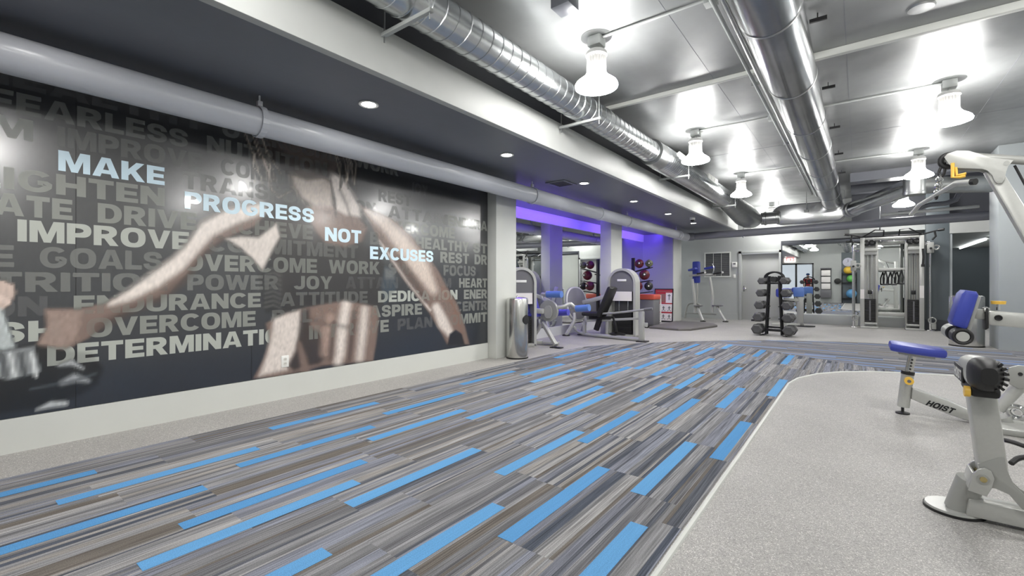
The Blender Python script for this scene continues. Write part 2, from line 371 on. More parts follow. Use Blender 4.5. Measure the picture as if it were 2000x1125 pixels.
# back wall: door, vent, mirror on its low plinth, grey pier
b = MB(); b.box(-5.6, -2.98, YB, YB + .15, 0, ZC); b.box(-1.92, 1.4, YB, YB + .15, 0, ZC); b.box(-2.98, -1.92, YB, YB + .15, 2.12, ZC); struct('wall_back', b, M_wall)
b = MB(); b.box(-5.5, -3.06, YB - .02, YB, 0, .2); struct('baseboard_back', b, M_wall)
dr = thing('door_1', 'grey flush door with a round chrome knob in the back wall', 'door', (-2.45, YB, 0)); dr['kind'] = 'structure'
b = MB(); b.box(-2.97, -1.93, YB + .09, YB + .13, .01, 2.09, .003); obj('door_leaf', b, M_door, dr)
b = MB(); b.box(-3.05, -2.965, YB - .03, YB + .1, 0, 2.18, .006); b.box(-1.935, -1.86, YB - .03, YB + .1, 0, 2.18, .006); b.box(-3.05, -1.86, YB - .03, YB + .1, 2.1, 2.18, .006); obj('door_frame', b, M_wall, dr)
b = MB(); b.lathe([(0, 0), (.045, 0), (.045, .01), (.015, .015), (.015, .05), (.04, .06), (.045, .08), (.03, .1), (0, .105)], M=Matrix.Translation((-2.88, YB + .09, .98)) @ Matrix.Rotation(PI / 2, 4, 'X')); obj('door_knob', b, M_chrome, dr)
b = MB(); b.box(-2.925, -2.905, YB + .084, YB + .09, .9, 1.08); obj('latch_plate', b, M_chrome, dr)
b = MB(); b.box(-1.85, 1.42, 15.6, YB, 0, .26, .008); struct('trim_2', b, M_wall)
b = MB(); b.box(-1.84, 1.42, YB - .02, YB - .004, .26, 2.4); struct('mirror_back', b, M_mirror)
b = MB(); b.box(-1.86, 1.42, YB - .028, YB, 2.4, 2.44); b.box(-1.875, -1.845, YB - .03, YB, .2, 2.44); struct('trim_3', b, M_dark)
b = MB(); b.box(1.32, 1.74, 15.1, YB, 0, ZC, .006); struct('wall_pier_back', b, M_slate)
b = MB(); b.box(1.30, 1.745, 15.085, 15.1, 0, .26); struct('baseboard_pier', b, M_dark)
# right side: big pier wall, side wall and the further room
b = MB(); b.box(1.93, 7.6, 11.4, 12.1, 0, ZC, .008); struct('wall_right_pier', b, M_pier)
b = MB(); b.box(5.6, 5.75, YFRONT, 11.4, 0, ZC); struct('wall_right', b, M_white)
b = MB(); b.box(-6.2, -4.05, YFRONT - .15, YFRONT, 0, ZC); b.box(-2.2, 5.7, YFRONT - .15, YFRONT, 0, ZC); b.box(-4.05, -2.2, YFRONT - .15, YFRONT, 2.42, ZC); struct('wall_front', b, M_wall)
b = MB(); b.box(1.74, 7.6, 28, 28.15, 0, 3.2); b.box(7.45, 7.6, 12.1, 28, 0, 3.2); b.box(1.6, 1.74, 16.1, 28, 0, 3.2); struct('wall_far_room', b, M_slate)
b = MB(); b.box(1.6, 7.6, 15.2, 28.2, 2.72, 2.84); b.box(1.74, 7.6, 15.1, 15.2, 2.36, 2.72); struct('ceiling_far_room', b, M_fascia)
b = MB(); b.box(1.74, 1.79, 15.12, 15.2, 0, 2.4); struct('trim_4', b, M_pier)
# dropped beams and added darkening sheets across the far end of the main ceiling
b = MB(); b.box(-.15, 5.6, 12.35, 12.75, 3.36, ZC); struct('ceiling_beam_1', b, M_pdark)
b = MB(); b.box(-.15, 5.6, 13.5, 13.75, 3.3, ZC); struct('ceiling_beam_2', b, M_pdark)
b = MB(); b.box(-.15, 5.6, 12.75, YB, 3.5, ZC - .001); struct('ceiling_darkening_sheet', b, M_dark)  # dark sheet added under the deck to darken the lit far ceiling
b = MB(); b.box(-.2, 5.6, 15.3, 15.5, 2.5, 2.7); struct('ceiling_beam_3', b, M_wall)
b = MB(); b.box(-.15, 5.6, 15.3, 15.5, 2.7, 3.5); struct('ceiling_darkening_panel', b, M_dark)  # dark panel added to darken the brightly lit wall behind it
# seams of the ceiling deck
b = MB()
for x in (-1.35, -.1, 1.35, 2.9): b.box(x - .002, x + .002, YFRONT, 12.3, ZC - .002, ZC + .01)
for y in (2.2, 9.1): b.box(XF, 5.6, y - .002, y + .002, ZC - .002, ZC + .01)
struct('trim_5', b, M_pdark)

# glazed entrance doors behind the camera, seen in the back mirror
dd = thing('door_2', 'double glass entrance door with dark frame, seen in the back mirror', 'door', (-3.12, YFRONT, 0)); dd['kind'] = 'structure'
b = MB()
for x0, x1 in ((-4.05, -3.97), (-3.17, -3.07), (-2.28, -2.2)): b.box(x0, x1, YFRONT - .1, YFRONT, 0, 2.42, .004)
b.box(-4.05, -2.2, YFRONT - .1, YFRONT, 2.34, 2.42, .004); b.box(-4.05, -2.2, YFRONT - .1, YFRONT, 0, .16, .004); obj('door_frame', b, M_blackm, dd)
for x0, x1 in ((-3.97, -3.17), (-3.07, -2.28)):
    b = MB(); b.box(x0, x1, YFRONT - .06, YFRONT - .05, .16, 2.34); obj('glass_pane', b, M_glass, dd)
b = MB(); b.box(-6.2, 0, -3.5, -3.45, 0, 3.2); struct('wall_daylight_backdrop', b, M_daylight)  # glowing sheet added as the daylight behind the glass doors

# ---------------------------------------------------------------- carpet
M_carpet = m_attr('striped plank carpet', 'pile', .9, fine=True, spec=.1)
BARS = [(-3.72,5.98),(-3.70,-.33),(-3.69,1.70),(-3.59,3.76),(-3.35,4.60),(-3.33,.45),(-3.31,2.50),(-3.22,6.67),(-3.10,1.23),(-3.02,4.34),(-2.92,-.01),(-2.85,2.02),
 (-2.81,5.19),(-2.63,2.84),(-2.62,7.12),(-2.54,.76),(-2.51,4.96),(-2.42,8.0),(-2.38,5.86),(-2.31,.55),(-2.29,3.65),(-2.10,1.36),(-2.08,7.65),(-2.06,3.45),(-2.04,5.58),
 (-1.90,8.62),(-1.81,.07),(-1.78,6.40),(-1.73,4.22),(-1.72,2.13),(-1.59,2.92),(-1.58,5.04),(-1.50,7.2),(-1.48,.83),(-1.30,7.99),(-1.29,5.84),(-1.28,3.70),(-1.26,1.60),
 (-1.02,4.50),(-.96,2.39),(-.85,7.5),(-.83,1.09),(-.74,3.17),(-.71,5.28)]
OUT = [(-4.0,-1.55),(-.66,-1.55),(-.65,3.2),(-.655,6.1),(-.60,6.5),(-.44,6.95),(-.2,7.3),(.12,7.56),(.5,7.72),(1.0,7.9),(2.2,8.25),(5.5,8.6),(5.5,11.36),(1.92,11.36),(1.3,11.35),(.2,11.2),(-.3,11.06),
       (-.96,10.75),(-1.72,10.3),(-2.43,9.6),(-3.17,8.72),(-3.6,8.1),(-3.97,7.4),(-4.0,6.9)]
def clip_half(poly, a, b):      # keep the part of poly left of a->b
    o = []
    def sd(p): return (b[0] - a[0]) * (p[1] - a[1]) - (b[1] - a[1]) * (p[0] - a[0])
    for i in range(len(poly)):
        p, q = poly[i], poly[(i + 1) % len(poly)]; s, t = sd(p), sd(q)
        if s >= 0: o.append(p)
        if s * t < 0: k = s / (s - t); o.append((p[0] + (q[0] - p[0]) * k, p[1] + (q[1] - p[1]) * k))
    return o
MIT_A, MIT_B = (-2.45, 9.62), (.5, 7.72)      # the seam where the planks turn by a quarter
def inside(x, y, poly):
    c = False
    for (x0, y0), (x1, y1) in zip(poly, poly[1:] + poly[:1]):
        if (y0 > y) != (y1 > y) and x < (x1 - x0) * (y - y0) / (y1 - y0) + x0: c = not c
    return c
PAL = [rgb(84, 87, 94), rgb(103, 103, 106), rgb(117, 117, 119), rgb(131, 131, 133), rgb(145, 144, 144), rgb(102, 97, 92), rgb(113, 115, 124), rgb(76, 81, 91), rgb(136, 133, 130), rgb(125, 128, 138)]
PALW = [.6, 1, 1.2, 1.3, .9, .7, 1, .35, .6, .9]
BLUE = [rgb(90, 144, 192), rgb(84, 138, 186), rgb(96, 150, 196)]
cv, cf, cc, cu = [], [], [], []
def quad(poly, col, ox, oy, z=0.0, turn=False):
    i = len(cv)
    for x, y in poly: cv.append((x, y, z)); cu.append(((y if turn else x) + ox, (x if turn else y) + oy))
    cf.append(tuple(range(i, i + len(poly)))); cc.append(col)
rc = random.Random(3)
def planks(u0, u1, v0, v1, clip, turn, bars):
    """rows of metre-long planks; u runs across the rows, v along them"""
    n = int(round((u1 - u0) / .25))
    for k in range(n):
        ph = next((by % 1 for bx, by in bars if u0 + k * .25 - .02 < bx < u0 + k * .25 + .23), rc.random())
        v = v0 - 1 + ph - (v0 % 1)
        while v < v1:
            u = u0 + k * .25; cuts = [0]
            while cuts[-1] < .25: cuts.append(cuts[-1] + rc.choice([.012, .016, .02, .025, .03, .04, .055]))
            cuts[-1] = .25
            for a, c in zip(cuts, cuts[1:]):
                col = rc.choices(PAL, PALW)[0]
                p = [(u + a, v), (u + c, v), (u + c, v + 1), (u + a, v + 1)]
                if turn: p = [(y, x) for x, y in p][::-1]
                for q in clip(p):
                    if len(q) > 2: quad(q, (*col[:3], 1), rc.random() * 9, rc.random() * 9, .004, turn)
            if turn and rc.random() < .3:
                a = rc.choice([.03, .15]); p = [(u + a, v), (u + a + .07, v), (u + a + .07, v + 1), (u + a, v + 1)]
                for q in clip([(y, x) for x, y in p][::-1]):
                    if len(q) > 2: quad(q, (*rgb(118, 142, 182)[:3], .25), rc.random() * 9, rc.random() * 9, .0055, turn)
            v += 1
LEFT = [(-2.43, 9.6), (-3.17, 8.72), (-3.6, 8.1), (-3.97, 7.4), (-4.0, 6.9), (-4.0, -1.55)]
BACK = [(5.5, 11.36), (1.3, 11.35), (.2, 11.2), (-.3, 11.06), (-.96, 10.75), (-1.72, 10.3), (-2.43, 9.6)]
EDGE = [(-.66, -1.55), (-.655, 6.1), (-.60, 6.5), (-.44, 6.95), (-.2, 7.3), (.12, 7.56), (.5, 7.72)]
EDGE2 = [(.5, 7.72), (1.0, 7.9), (2.2, 8.25), (5.5, 8.6)]
def chain(p, line):
    for a, b_ in zip(line, line[1:]):
        if p: p = clip_half(p, a, b_)
    return p
def clipA(p):                    # main field, planks along the room
    p = chain(clip_half(p, MIT_B, MIT_A), LEFT); o = []
    if not p: return o
    for a, b_ in zip(EDGE, EDGE[1:]):                       # the right edge bends, so slab by slab
        q = clip_half(p, (0, a[1]), (1, a[1]))
        if q: q = clip_half(q, (0, b_[1]), (-1, b_[1]))
        if q: q = clip_half(q, a, b_)
        if q: o.append(q)
    q = clip_half(p, (0, 7.72), (1, 7.72))
    if q: o.append(q)
    return o
def clipC(p):                    # far field, planks across the room
    p = chain(clip_half(p, MIT_A, MIT_B), BACK); o = []
    if not p: return o
    q = clip_half(p, (.5, 0), (.5, 1))
    if q: o.append(q)
    for a, b_ in zip(EDGE2, EDGE2[1:]):
        q = clip_half(p, (b_[0], 0), (b_[0], 1))
        if q: q = clip_half(q, (a[0], 1), (a[0], 0))
        if q: q = clip_half(q, a, b_)
        if q: o.append(q)
    return o
planks(-4, .75, -2, 10, clipA, False, BARS)
planks(7.25, 11.5, -2.5, 5.5, clipC, True, [])
for x, y in BARS:
    p = [(x - .043, y), (x + .043, y), (x + .043, y + 1), (x - .043, y + 1)]
    for q in clipA(p):
        if q and len(q) > 2: quad(q, (*rc.choice(BLUE)[:3], .12), rc.random() * 9, rc.random() * 9, .0055)
me = bpy.data.meshes.new('carpet'); me.from_pydata(cv, [], cf)
uvl = me.uv_layers.new(name='weave'); uvl.data.foreach_set('uv', [c for f in cf for i in f for c in cu[i]])
ca = me.color_attributes.new('pile', 'FLOAT_COLOR', 'CORNER'); ca.data.foreach_set('color', [c for f, k in zip(cf, cc) for _ in f for c in k])
me.materials.append(M_carpet); carpet = bpy.data.objects.new('floor_carpet', me); COL.objects.link(carpet); carpet['kind'] = 'structure'; WM[carpet] = Matrix.Identity(4)
# pale rubber edge strip beside the carpet
b = MB(); b.tube([(-.64, -1.5, .0), (-.635, 3.2, .0), (-.64, 6.08, .0)] + [(x + .015, y - .01, 0) for x, y in EDGE[2:]] + [(1.0, 7.88, 0), (2.2, 8.22, 0)], .014, 8); struct('trim_6', b, M_white)

# ---------------------------------------------------------------- mural
M_mural = m_attr('glossy wall print', 'print', .32, coat=1., spec=.5)
mural = thing('mural', 'large wall mural of a sports woman and grey motivational words, glossy', 'mural', (-4.57, 1.9, .24))
XM = XW + .012
ny, nz = 490, 180; Y0, Y1, Z0, Z1 = -1.55, 5.372, .238, 2.748
gy, gz = np.meshgrid(np.linspace(Y0, Y1, ny), np.linspace(Z0, Z1, nz))
ff = -.606 * XM + .7955 * gy; U = 1000 + 889 * (.7955 * XM + .606 * gy) / ff; V = 554 - 889 * (gz - CH) / ff   # drawing coordinates of the print
img = np.zeros((nz, ny, 3)); 
def lin(r, g, b_): return np.array([s2l(r), s2l(g), s2l(b_)])
ALPHA = None
def lay(mask, col): 
    global img, ALPHA
    img = img * (1 - mask[..., None]) + mask[..., None] * np.asarray(col)
    if ALPHA is not None:
        lum = float(np.mean(col)); k = min(.96, .16 + lum * 1.9); ALPHA = ALPHA * (1 - mask) + mask * k
def sdf(pts):
    P = [np.array(p, float) for p in pts]; D = np.full(U.shape, 1e9); ins = np.zeros(U.shape, bool)
    for (x0, y0), (x1, y1) in zip(P, P[1:] + P[:1]):
        ex, ey = x1 - x0, y1 - y0; t = np.clip(((U - x0) * ex + (V - y0) * ey) / (ex * ex + ey * ey + 1e-9), 0, 1)
        D = np.minimum(D, np.hypot(U - x0 - t * ex, V - y0 - t * ey))
        c = (y0 > V) != (y1 > V); 
        if abs(ey) > 1e-9: ins ^= c & (U < ex * (V - y0) / ey + x0)
    return np.where(ins, -D, D)
def poly(pts, col, soft=2., a=1.):
    m = np.clip(.5 - sdf(pts) / (2 * soft), 0, 1); m = m * m * (3 - 2 * m); lay(m * a, col)
def stroke(pts, wd, col, soft=2., a=1.):
    D = np.full(U.shape, 1e9); n = len(pts); wd = wd if isinstance(wd, (list, tuple)) else [wd] * n
    for i in range(n - 1):
        (x0, y0), (x1, y1) = pts[i], pts[i + 1]; ex, ey = x1 - x0, y1 - y0
        t = np.clip(((U - x0) * ex + (V - y0) * ey) / (ex * ex + ey * ey + 1e-9), 0, 1)
        D = np.minimum(D, np.hypot(U - x0 - t * ex, V - y0 - t * ey) - (wd[i] * (1 - t) + wd[i + 1] * t))
    m = np.clip(.5 - D / (2 * soft), 0, 1); lay(m * m * (3 - 2 * m) * a, col)
t = np.clip((gz - .3) / 1.5, 0, 1)[..., None]
img = lin(27, 32, 42) * (1 - t) + lin(54, 55, 57) * t
t = np.clip((gz - 1.9) / .6, 0, 1)[..., None]; img = img * (1 - t) + lin(40, 41, 43) * t  # darker top painted in, where the dark soffit reflects in the gloss
ALPHA = np.zeros(U.shape)
SK, SKH, SKD, SKB = lin(184, 160, 148), lin(246, 236, 228), lin(88, 73, 68), lin(146, 124, 114)
# lower body: waist and belly
poly([(520, 632), (558, 612), (600, 600), (672, 586), (735, 598), (739, 622), (734, 668), (728, 704), (628, 714), (600, 722), (540, 736), (496, 738), (514, 704), (526, 668)], SKB, 4)
poly([(534, 622), (560, 612), (586, 606), (590, 640), (576, 686), (560, 722), (506, 734), (522, 690), (530, 655)], SKH, 7, .8)
poly([(588, 606), (604, 604), (606, 640), (628, 652), (636, 700), (622, 712), (596, 716), (574, 724), (562, 716), (578, 684)], lin(44, 38, 38), 6, .9)
stroke([(584, 672), (592, 700), (596, 722)], [4, 7, 8], SKB, 6, .9)
stroke([(620, 612), (650, 604), (700, 604)], [8, 10, 8], lin(150, 124, 112), 10, .7)
stroke([(676, 594), (668, 640), (664, 690), (660, 706)], [9, 10, 9, 8], SKH, 9, .85)
stroke([(712, 604), (708, 650), (702, 700)], [7, 8, 7], SKH, 9, .75)
stroke([(645, 620), (636, 650), (632, 690)], [8, 9, 8], lin(196, 168, 154), 8, .6)
stroke([(692, 610), (686, 660), (682, 702)], [3, 4, 4], SKD, 6, .8)
stroke([(652, 632), (648, 668), (645, 700)], [4, 4, 4], SKD, 6, .7)
stroke([(730, 604), (728, 650), (722, 700)], [3, 4, 4], SKB, 5, .9)
stroke([(610, 626), (640, 634), (690, 640)], [3, 3, 3], SKD, 8, .5)
# sports top and shadowed side
poly([(506, 522), (520, 500), (545, 470), (600, 460), (700, 470), (740, 500), (762, 530), (748, 590), (735, 598), (672, 586), (600, 598), (540, 616), (514, 600)], lin(48, 46, 47), 6)
poly([(510, 520), (528, 510), (540, 540), (548, 580), (560, 600), (520, 612), (512, 580)], lin(34, 36, 40), 3)
for y in range(528, 604, 9): stroke([(518, y), (534, y - 4), (548, y + 2)], 1.6, lin(120, 118, 116), 3, .5)
poly([(752, 520), (766, 528), (776, 560), (752, 592), (744, 560)], lin(66, 80, 92), 5, .9)
# chest, neck and jaw
poly([(455, 412), (500, 404), (548, 400), (600, 398), (640, 396), (690, 392), (712, 410), (722, 440), (712, 474), (672, 484), (640, 478), (600, 474), (560, 462), (530, 486), (512, 526), (490, 506), (470, 486), (440, 468)], lin(66, 62, 61), 8)
poly([(440, 466), (470, 462), (505, 464), (540, 436), (546, 462), (528, 496), (512, 528), (494, 506), (470, 484)], SKH, 5, .85)
poly([(600, 404), (640, 398), (668, 412), (700, 424), (716, 446), (706, 470), (674, 482), (636, 474), (618, 452), (606, 430)], SKB, 5)
poly([(566, 338), (596, 330), (630, 342), (652, 360), (650, 404), (612, 404), (588, 388), (572, 364)], lin(204, 190, 178), 9, .9)
poly([(640, 330), (672, 352), (690, 380), (702, 404), (704, 424), (676, 420), (656, 410), (652, 380)], SKH, 6, .9)
stroke([(645, 352), (652, 390), (656, 424)], [1.5, 2, 2], lin(70, 56, 52), 2, .9)
stroke([(664, 372), (676, 398), (684, 424)], [2, 2, 2], SKD, 5, .6)
poly([(494, 246), (650, 286), (668, 310), (650, 336), (600, 336), (560, 320), (530, 300), (508, 280)], lin(120, 106, 98), 8, .8)
poly([(524, 268), (560, 300), (600, 318), (640, 318), (650, 344), (600, 352), (556, 336), (534, 312)], lin(44, 38, 38), 7, .75)
poly([(500, 268), (512, 300), (528, 330), (538, 352), (524, 348), (514, 322), (500, 296)], lin(206, 190, 178), 4, .85)
# hair
for k in range(26):
    rr = random.Random(k); x = 462 + rr.random() * 46
    stroke([(x, 236), (x + 14 + rr.random() * 14, 290 + rr.random() * 20), (x + 20 + rr.random() * 34, 330 + rr.random() * 50)], .9, lin(34, 28, 26) if k % 3 else lin(190, 178, 164), 1.2, .8)
    x = 648 + rr.random() * 40
    stroke([(x, 284), (x + 8 + rr.random() * 10, 320), (x + 6 + rr.random() * 12, 345 + rr.random() * 30)], .9, lin(34, 28, 26) if k % 3 else lin(200, 188, 174), 1.2, .8)
stroke([(498, 300), (494, 325), (512, 348), (536, 352)], 1., lin(214, 204, 194), 1.2, .8)
stroke([(528, 330), (524, 360), (544, 386), (570, 372)], 1., lin(204, 194, 184), 1.2, .7)
# the arm on the left, hand and dumbbell
poly([(462, 408), (430, 420), (398, 440), (376, 468), (350, 500), (310, 532), (262, 564), (205, 592), (150, 604), (86, 604), (92, 636), (72, 672), (84, 694), (112, 692), (172, 660), (226, 618), (280, 596), (330, 572), (372, 528), (402, 490), (440, 464), (500, 440), (520, 410)], SKB, 4)
stroke([(506, 408), (450, 424), (404, 448), (378, 482), (348, 514), (300, 548), (250, 578), (214, 594)], [12, 17, 17, 14, 15, 15, 10, 3], SKH, 9, .92)
stroke([(430, 468), (396, 500), (360, 546), (310, 584), (250, 606), (190, 640)], [4, 5, 6, 7, 8, 8], lin(86, 68, 62), 10, .75)
poly([(90, 606), (160, 606), (150, 660), (110, 690), (76, 672), (92, 638)], lin(192, 168, 156), 9, .5)
poly([(-30, 548), (8, 548), (26, 556), (30, 572), (20, 594), (4, 606), (-30, 610)], lin(208, 186, 174), 3)
stroke([(2, 584), (14, 590)], [7, 6], lin(236, 214, 202), 3, .8)
poly([(-30, 600), (4, 602), (34, 690), (10, 700), (-30, 640)], lin(206, 214, 214), 4, .9)
poly([(-60, 700), (60, 672), (180, 690), (202, 720), (190, 750), (120, 790), (-60, 815)], lin(16, 18, 22), 6)
poly([(-20, 690), (66, 676), (80, 726), (18, 742), (-20, 736)], lin(150, 154, 156), 3)
for x in (2, 20, 40, 62): stroke([(x, 692), (x + 8, 734)], 4, lin(232, 236, 236) if x in (20, 62) else lin(60, 64, 68), 3, .8)
stroke([(114, 714), (140, 708), (162, 720)], [2, 6, 2], lin(196, 200, 202), 4, .8)
stroke([(120, 748), (146, 738), (172, 744)], [4, 8, 3], lin(186, 190, 194), 6, .8)
stroke([(60, 760), (150, 742), (186, 730)], 2, lin(90, 96, 102), 3, .7)
stroke([(72, 800), (100, 790), (128, 788)], [2, 6, 5], lin(206, 210, 212), 4, .85)
# the arm on the right
poly([(704, 402), (740, 416), (776, 434), (804, 462), (832, 496), (856, 530), (872, 560), (892, 592), (906, 632), (916, 672), (874, 672), (856, 640), (838, 610), (812, 576), (784, 540), (764, 512), (748, 482), (728, 444)], SKB, 3)
stroke([(716, 412), (752, 438), (786, 476), (822, 524), (846, 566)], [3, 12, 15, 17, 8], lin(228, 212, 200), 10, .9)
stroke([(740, 470), (762, 502), (800, 556), (840, 606)], [2, 2, 2.5, 2], SKH, 3, .7)
stroke([(776, 506), (800, 542), (830, 584)], [6, 8, 6], SKD, 8, .7)
stroke([(852, 600), (866, 632), (878, 650)], [8, 11, 7], SKH, 6, .8)
stroke([(864, 562), (884, 596), (902, 650)], [3, 4, 3], lin(150, 116, 100), 4, .8)
poly([(874, 674), (878, 652), (890, 644), (902, 652), (908, 674)], lin(30, 31, 36), 2.5)
poly([(752, 525), (768, 528), (770, 545), (752, 545)], lin(196, 196, 190), 4, .3)
grain = np.random.default_rng(4).normal(1, .05, img.shape[:2])
for k in (0, 1): grain = (grain + np.roll(grain, 1, 0)) / 2
img = np.clip(img * (1 + (grain - 1) * 1.2)[..., None], 0, 1)
me = bpy.data.meshes.new('print_panel'); nv = nz * ny
vv = np.stack([np.full(U.shape, XM), gy, gz], -1).reshape(-1, 3) - np.array([-4.57, 1.9, .24])
i = (np.arange(nz - 1)[:, None] * ny + np.arange(ny - 1)[None]).ravel(); fq = np.stack([i, i + 1, i + ny + 1, i + ny], -1)
me.vertices.add(nv); me.vertices.foreach_set('co', vv.astype('f').ravel()); me.loops.add(fq.size); me.polygons.add(len(fq))
me.loops.foreach_set('vertex_index', fq.ravel().astype('i')); me.polygons.foreach_set('loop_start', np.arange(0, fq.size, 4, dtype='i')); me.update(calc_edges=True); me.validate()
ca = me.color_attributes.new('print', 'FLOAT_COLOR', 'POINT'); ca.data.foreach_set('color', np.concatenate([img.reshape(-1, 3), np.ones((nv, 1))], 1).astype('f').ravel())
me.materials.append(M_mural); po = bpy.data.objects.new('print_panel', me); COL.objects.link(po); po.parent = mural
def ink(name, col, alpha):
    m = bpy.data.materials.new(name); m.use_nodes = True; b_ = m.node_tree.nodes['Principled BSDF']
    b_.inputs['Base Color'].default_value = col; b_.inputs['Roughness'].default_value = .3; b_.inputs['Alpha'].default_value = alpha; b_.inputs['Coat Weight'].default_value = .6; b_.inputs['Coat Roughness'].default_value = .06
    return m
INK = {1: ink('ink faint', rgb(150, 150, 150), .22), 2: ink('ink dim', rgb(152, 154, 150), .46), 3: ink('ink mid', rgb(160, 163, 156), .7), 4: ink('ink bright', rgb(182, 186, 178), .92), 9: ink('ink ice blue', rgb(216, 240, 252), 1.)}
M_ice = INK[9]
# rows of words: baseline height, then (word, start, end, strength)
ROWS = [(2.487, .148, [('HEALTHY', .2, 1.56, 1), ('OVERCOME', 1.68, 2.86, 2), ('WORK', 3.05, 3.66, 2)]),
 (2.31, .147, [('FEARLESS', .29, 1.42, 2), ('NUTRITION', 1.56, 2.70, 2), ('JOY', 3.82, 4.15, 1)]),
 (2.137, .145, [('M', .30, .50, 3), ('IMPROVE', .62, 1.53, 2), ('COMMIT', 1.67, 2.36, 2), ('REST', 3.36, 3.86, 2)]),
 (1.962, .147, [('MAKE', .624, 1.253, 9), ('TRANSFORMATION', 1.379, 3.325, 2), ('ATTAIN', 3.5, 4.5, 2), ('ENDURA', 4.52, 5.36, 3)]),
 (1.79, .147, [('ENLIGHTEN', -.1, 1.253, 3), ('PROGRESS', 1.393, 2.552, 9), ('FOCUS', 2.66, 3.2, 1), ('OVERCOME', 3.398, 4.654, 3)]),
 (1.612, .148, [('CREATE', -.08, .699, 3), ('DRIVE', .837, 1.484, 3), ('ACHIEVE', 1.655, 2.54, 3), ('NOT', 2.673, 3.122, 9), ('BURN', 3.24, 3.83, 2), ('HEALTHY', 3.939, 4.953, 3), ('ST', 5.04, 5.36, 3)]),
 (1.44, .15, [('IMPROVE', .425, 1.427, 4), ('COMMITMENT', 1.562, 3.082, 2), ('EXCUSES', 3.24, 4.243, 9), ('REST', 4.37, 4.95, 3), ('DR', 5.07, 5.36, 3)]),
 (1.262, .148, [('E', .30, .41, 2), ('GOALS', .53, 1.239, 2), ('OVERCOME', 1.382, 2.586, 3), ('WORK', 2.72, 3.38, 3), ('SWEAT', 3.503, 4.271, 2), ('FOCUS', 4.43, 5.1, 2)]),
 (1.092, .138, [('NUTRITION', -.05, 1.274, 2), ('POWER', 1.412, 2.184, 2), ('JOY', 2.34, 2.76, 3), ('ATTAIN', 2.92, 3.65, 1), ('DREAM', 3.788, 4.582, 1), ('HEART', 4.74, 5.36, 3)]),
 (.925, .137, [('ON', .26, .57, 1), ('ENDURANCE', .705, 2.015, 3), ('ATTITUDE', 2.199, 3.212, 2), ('DEDICATION', 3.354, 4.706, 4), ('ENER', 4.84, 5.36, 3)]),
 (.748, .143, [('PUSH', -.02, .632, 4), ('OVERCOME', .774, 1.968, 3), ('BALANCE', 2.12, 3.12, 2), ('ASPIRE', 3.233, 4.043, 3), ('CONCENTR', 4.2, 5.36, 2)]),
 (.565, .146, [('DETERMINATION', .568, 2.365, 4), ('IMPROVE', 2.496, 3.511, 3), ('PLAN', 3.643, 4.224, 1), ('COMMIT', 4.38, 5.36, 3)])]
for z, hgt, words in ROWS:
    for wd, y0, y1, k in words:
        o = text_at('printed_word', wd, (XM + .0015, y0, z), (0, y1 - y0, 0), (0, 0, hgt), INK[k], mural)
        if k == 9: o.location.x += .0022
        if k == 9: o['label'] = 'ice blue printed word'
# the figure lies over the grey words, thinner in its shadows
A8 = np.clip(ALPHA * grain, 0, 1); A8[A8 < .04] = 0
keep = (A8[:-1, :-1] + A8[1:, :-1] + A8[:-1, 1:] + A8[1:, 1:]).ravel() > 0
fk = fq[keep]; used, inv = np.unique(fk.ravel(), return_inverse=True)
me = bpy.data.meshes.new('printed_figure'); me.vertices.add(len(used)); me.vertices.foreach_set('co', (vv[used] + np.array([.0026, 0, 0])).astype('f').ravel())
me.loops.add(fk.size); me.polygons.add(len(fk)); me.loops.foreach_set('vertex_index', inv.astype('i').ravel()); me.polygons.foreach_set('loop_start', np.arange(0, fk.size, 4, dtype='i')); me.update(calc_edges=True); me.validate()
ca = me.color_attributes.new('print', 'FLOAT_COLOR', 'POINT'); ca.data.foreach_set('color', np.concatenate([img.reshape(-1, 3), A8.reshape(-1, 1)], 1)[used].astype('f').ravel())
M_fig = m_attr('glossy figure print', 'print', .32, coat=1., spec=.5); nt = M_fig.node_tree
nt.links.new(next(n for n in nt.nodes if n.type == 'ATTRIBUTE').outputs['Alpha'], nt.nodes['Principled BSDF'].inputs['Alpha'])
me.materials.append(M_fig); fo = bpy.data.objects.new('printed_figure', me); COL.objects.link(fo); fo.parent = mural; fo['label'] = 'printed torso and arms of a sports woman holding a dumbbell'
b = MB(); b.box(XM - .003, XM + .0008, .715, .7185, .24, 2.74); b.box(XM - .003, XM + .0008, 1.93, 1.9335, .24, 2.74); obj('panel_seam', b, M_blackm, mural)

# ---------------------------------------------------------------- lamps
def pendant():
    t = thing('pendant_lamp', '', 'pendant lamp')
    b = MB(); b.lathe([(0, 0), (.15, 0), (.15, -.006), (0, -.008)], n=28); obj('ceiling_plate', b, M_galv2, t)
    b = MB(); b.box(-.065, .065, -.065, .065, -.1, -.004, .006); obj('junction_box', b, M_wall, t)
    b = MB(); b.cyl((0, 0, -.15), (0, 0, -.1), .013); obj('stem', b, M_wall, t)
    b = MB(); b.lathe([(0, -.14), (.085, -.14), (.1, -.155), (.104, -.185), (.094, -.2), (0, -.2)], n=32); obj('cap', b, M_lamphood, t)
    b = MB(); b.cyl((0, 0, -.34), (0, 0, -.2), .07)
    for i in range(20):
        a = 2 * PI * i / 20; b.bar((.082 * math.cos(a), .082 * math.sin(a), -.2), (.082 * math.cos(a), .082 * math.sin(a), -.345), .006, .024, 0, up=(math.cos(a), math.sin(a), 0))
    obj('heat_sink', b, M_lamphood, t)
    b = MB(); b.lathe([(.09, -.335), (.1, -.365), (.125, -.395), (.165, -.425), (.195, -.45), (.207, -.475), (.203, -.492), (.17, -.505), (.1, -.515), (0, -.517)], n=36); obj('shade', b, M_lamp, t)
    return t
P0 = pendant(); first = True
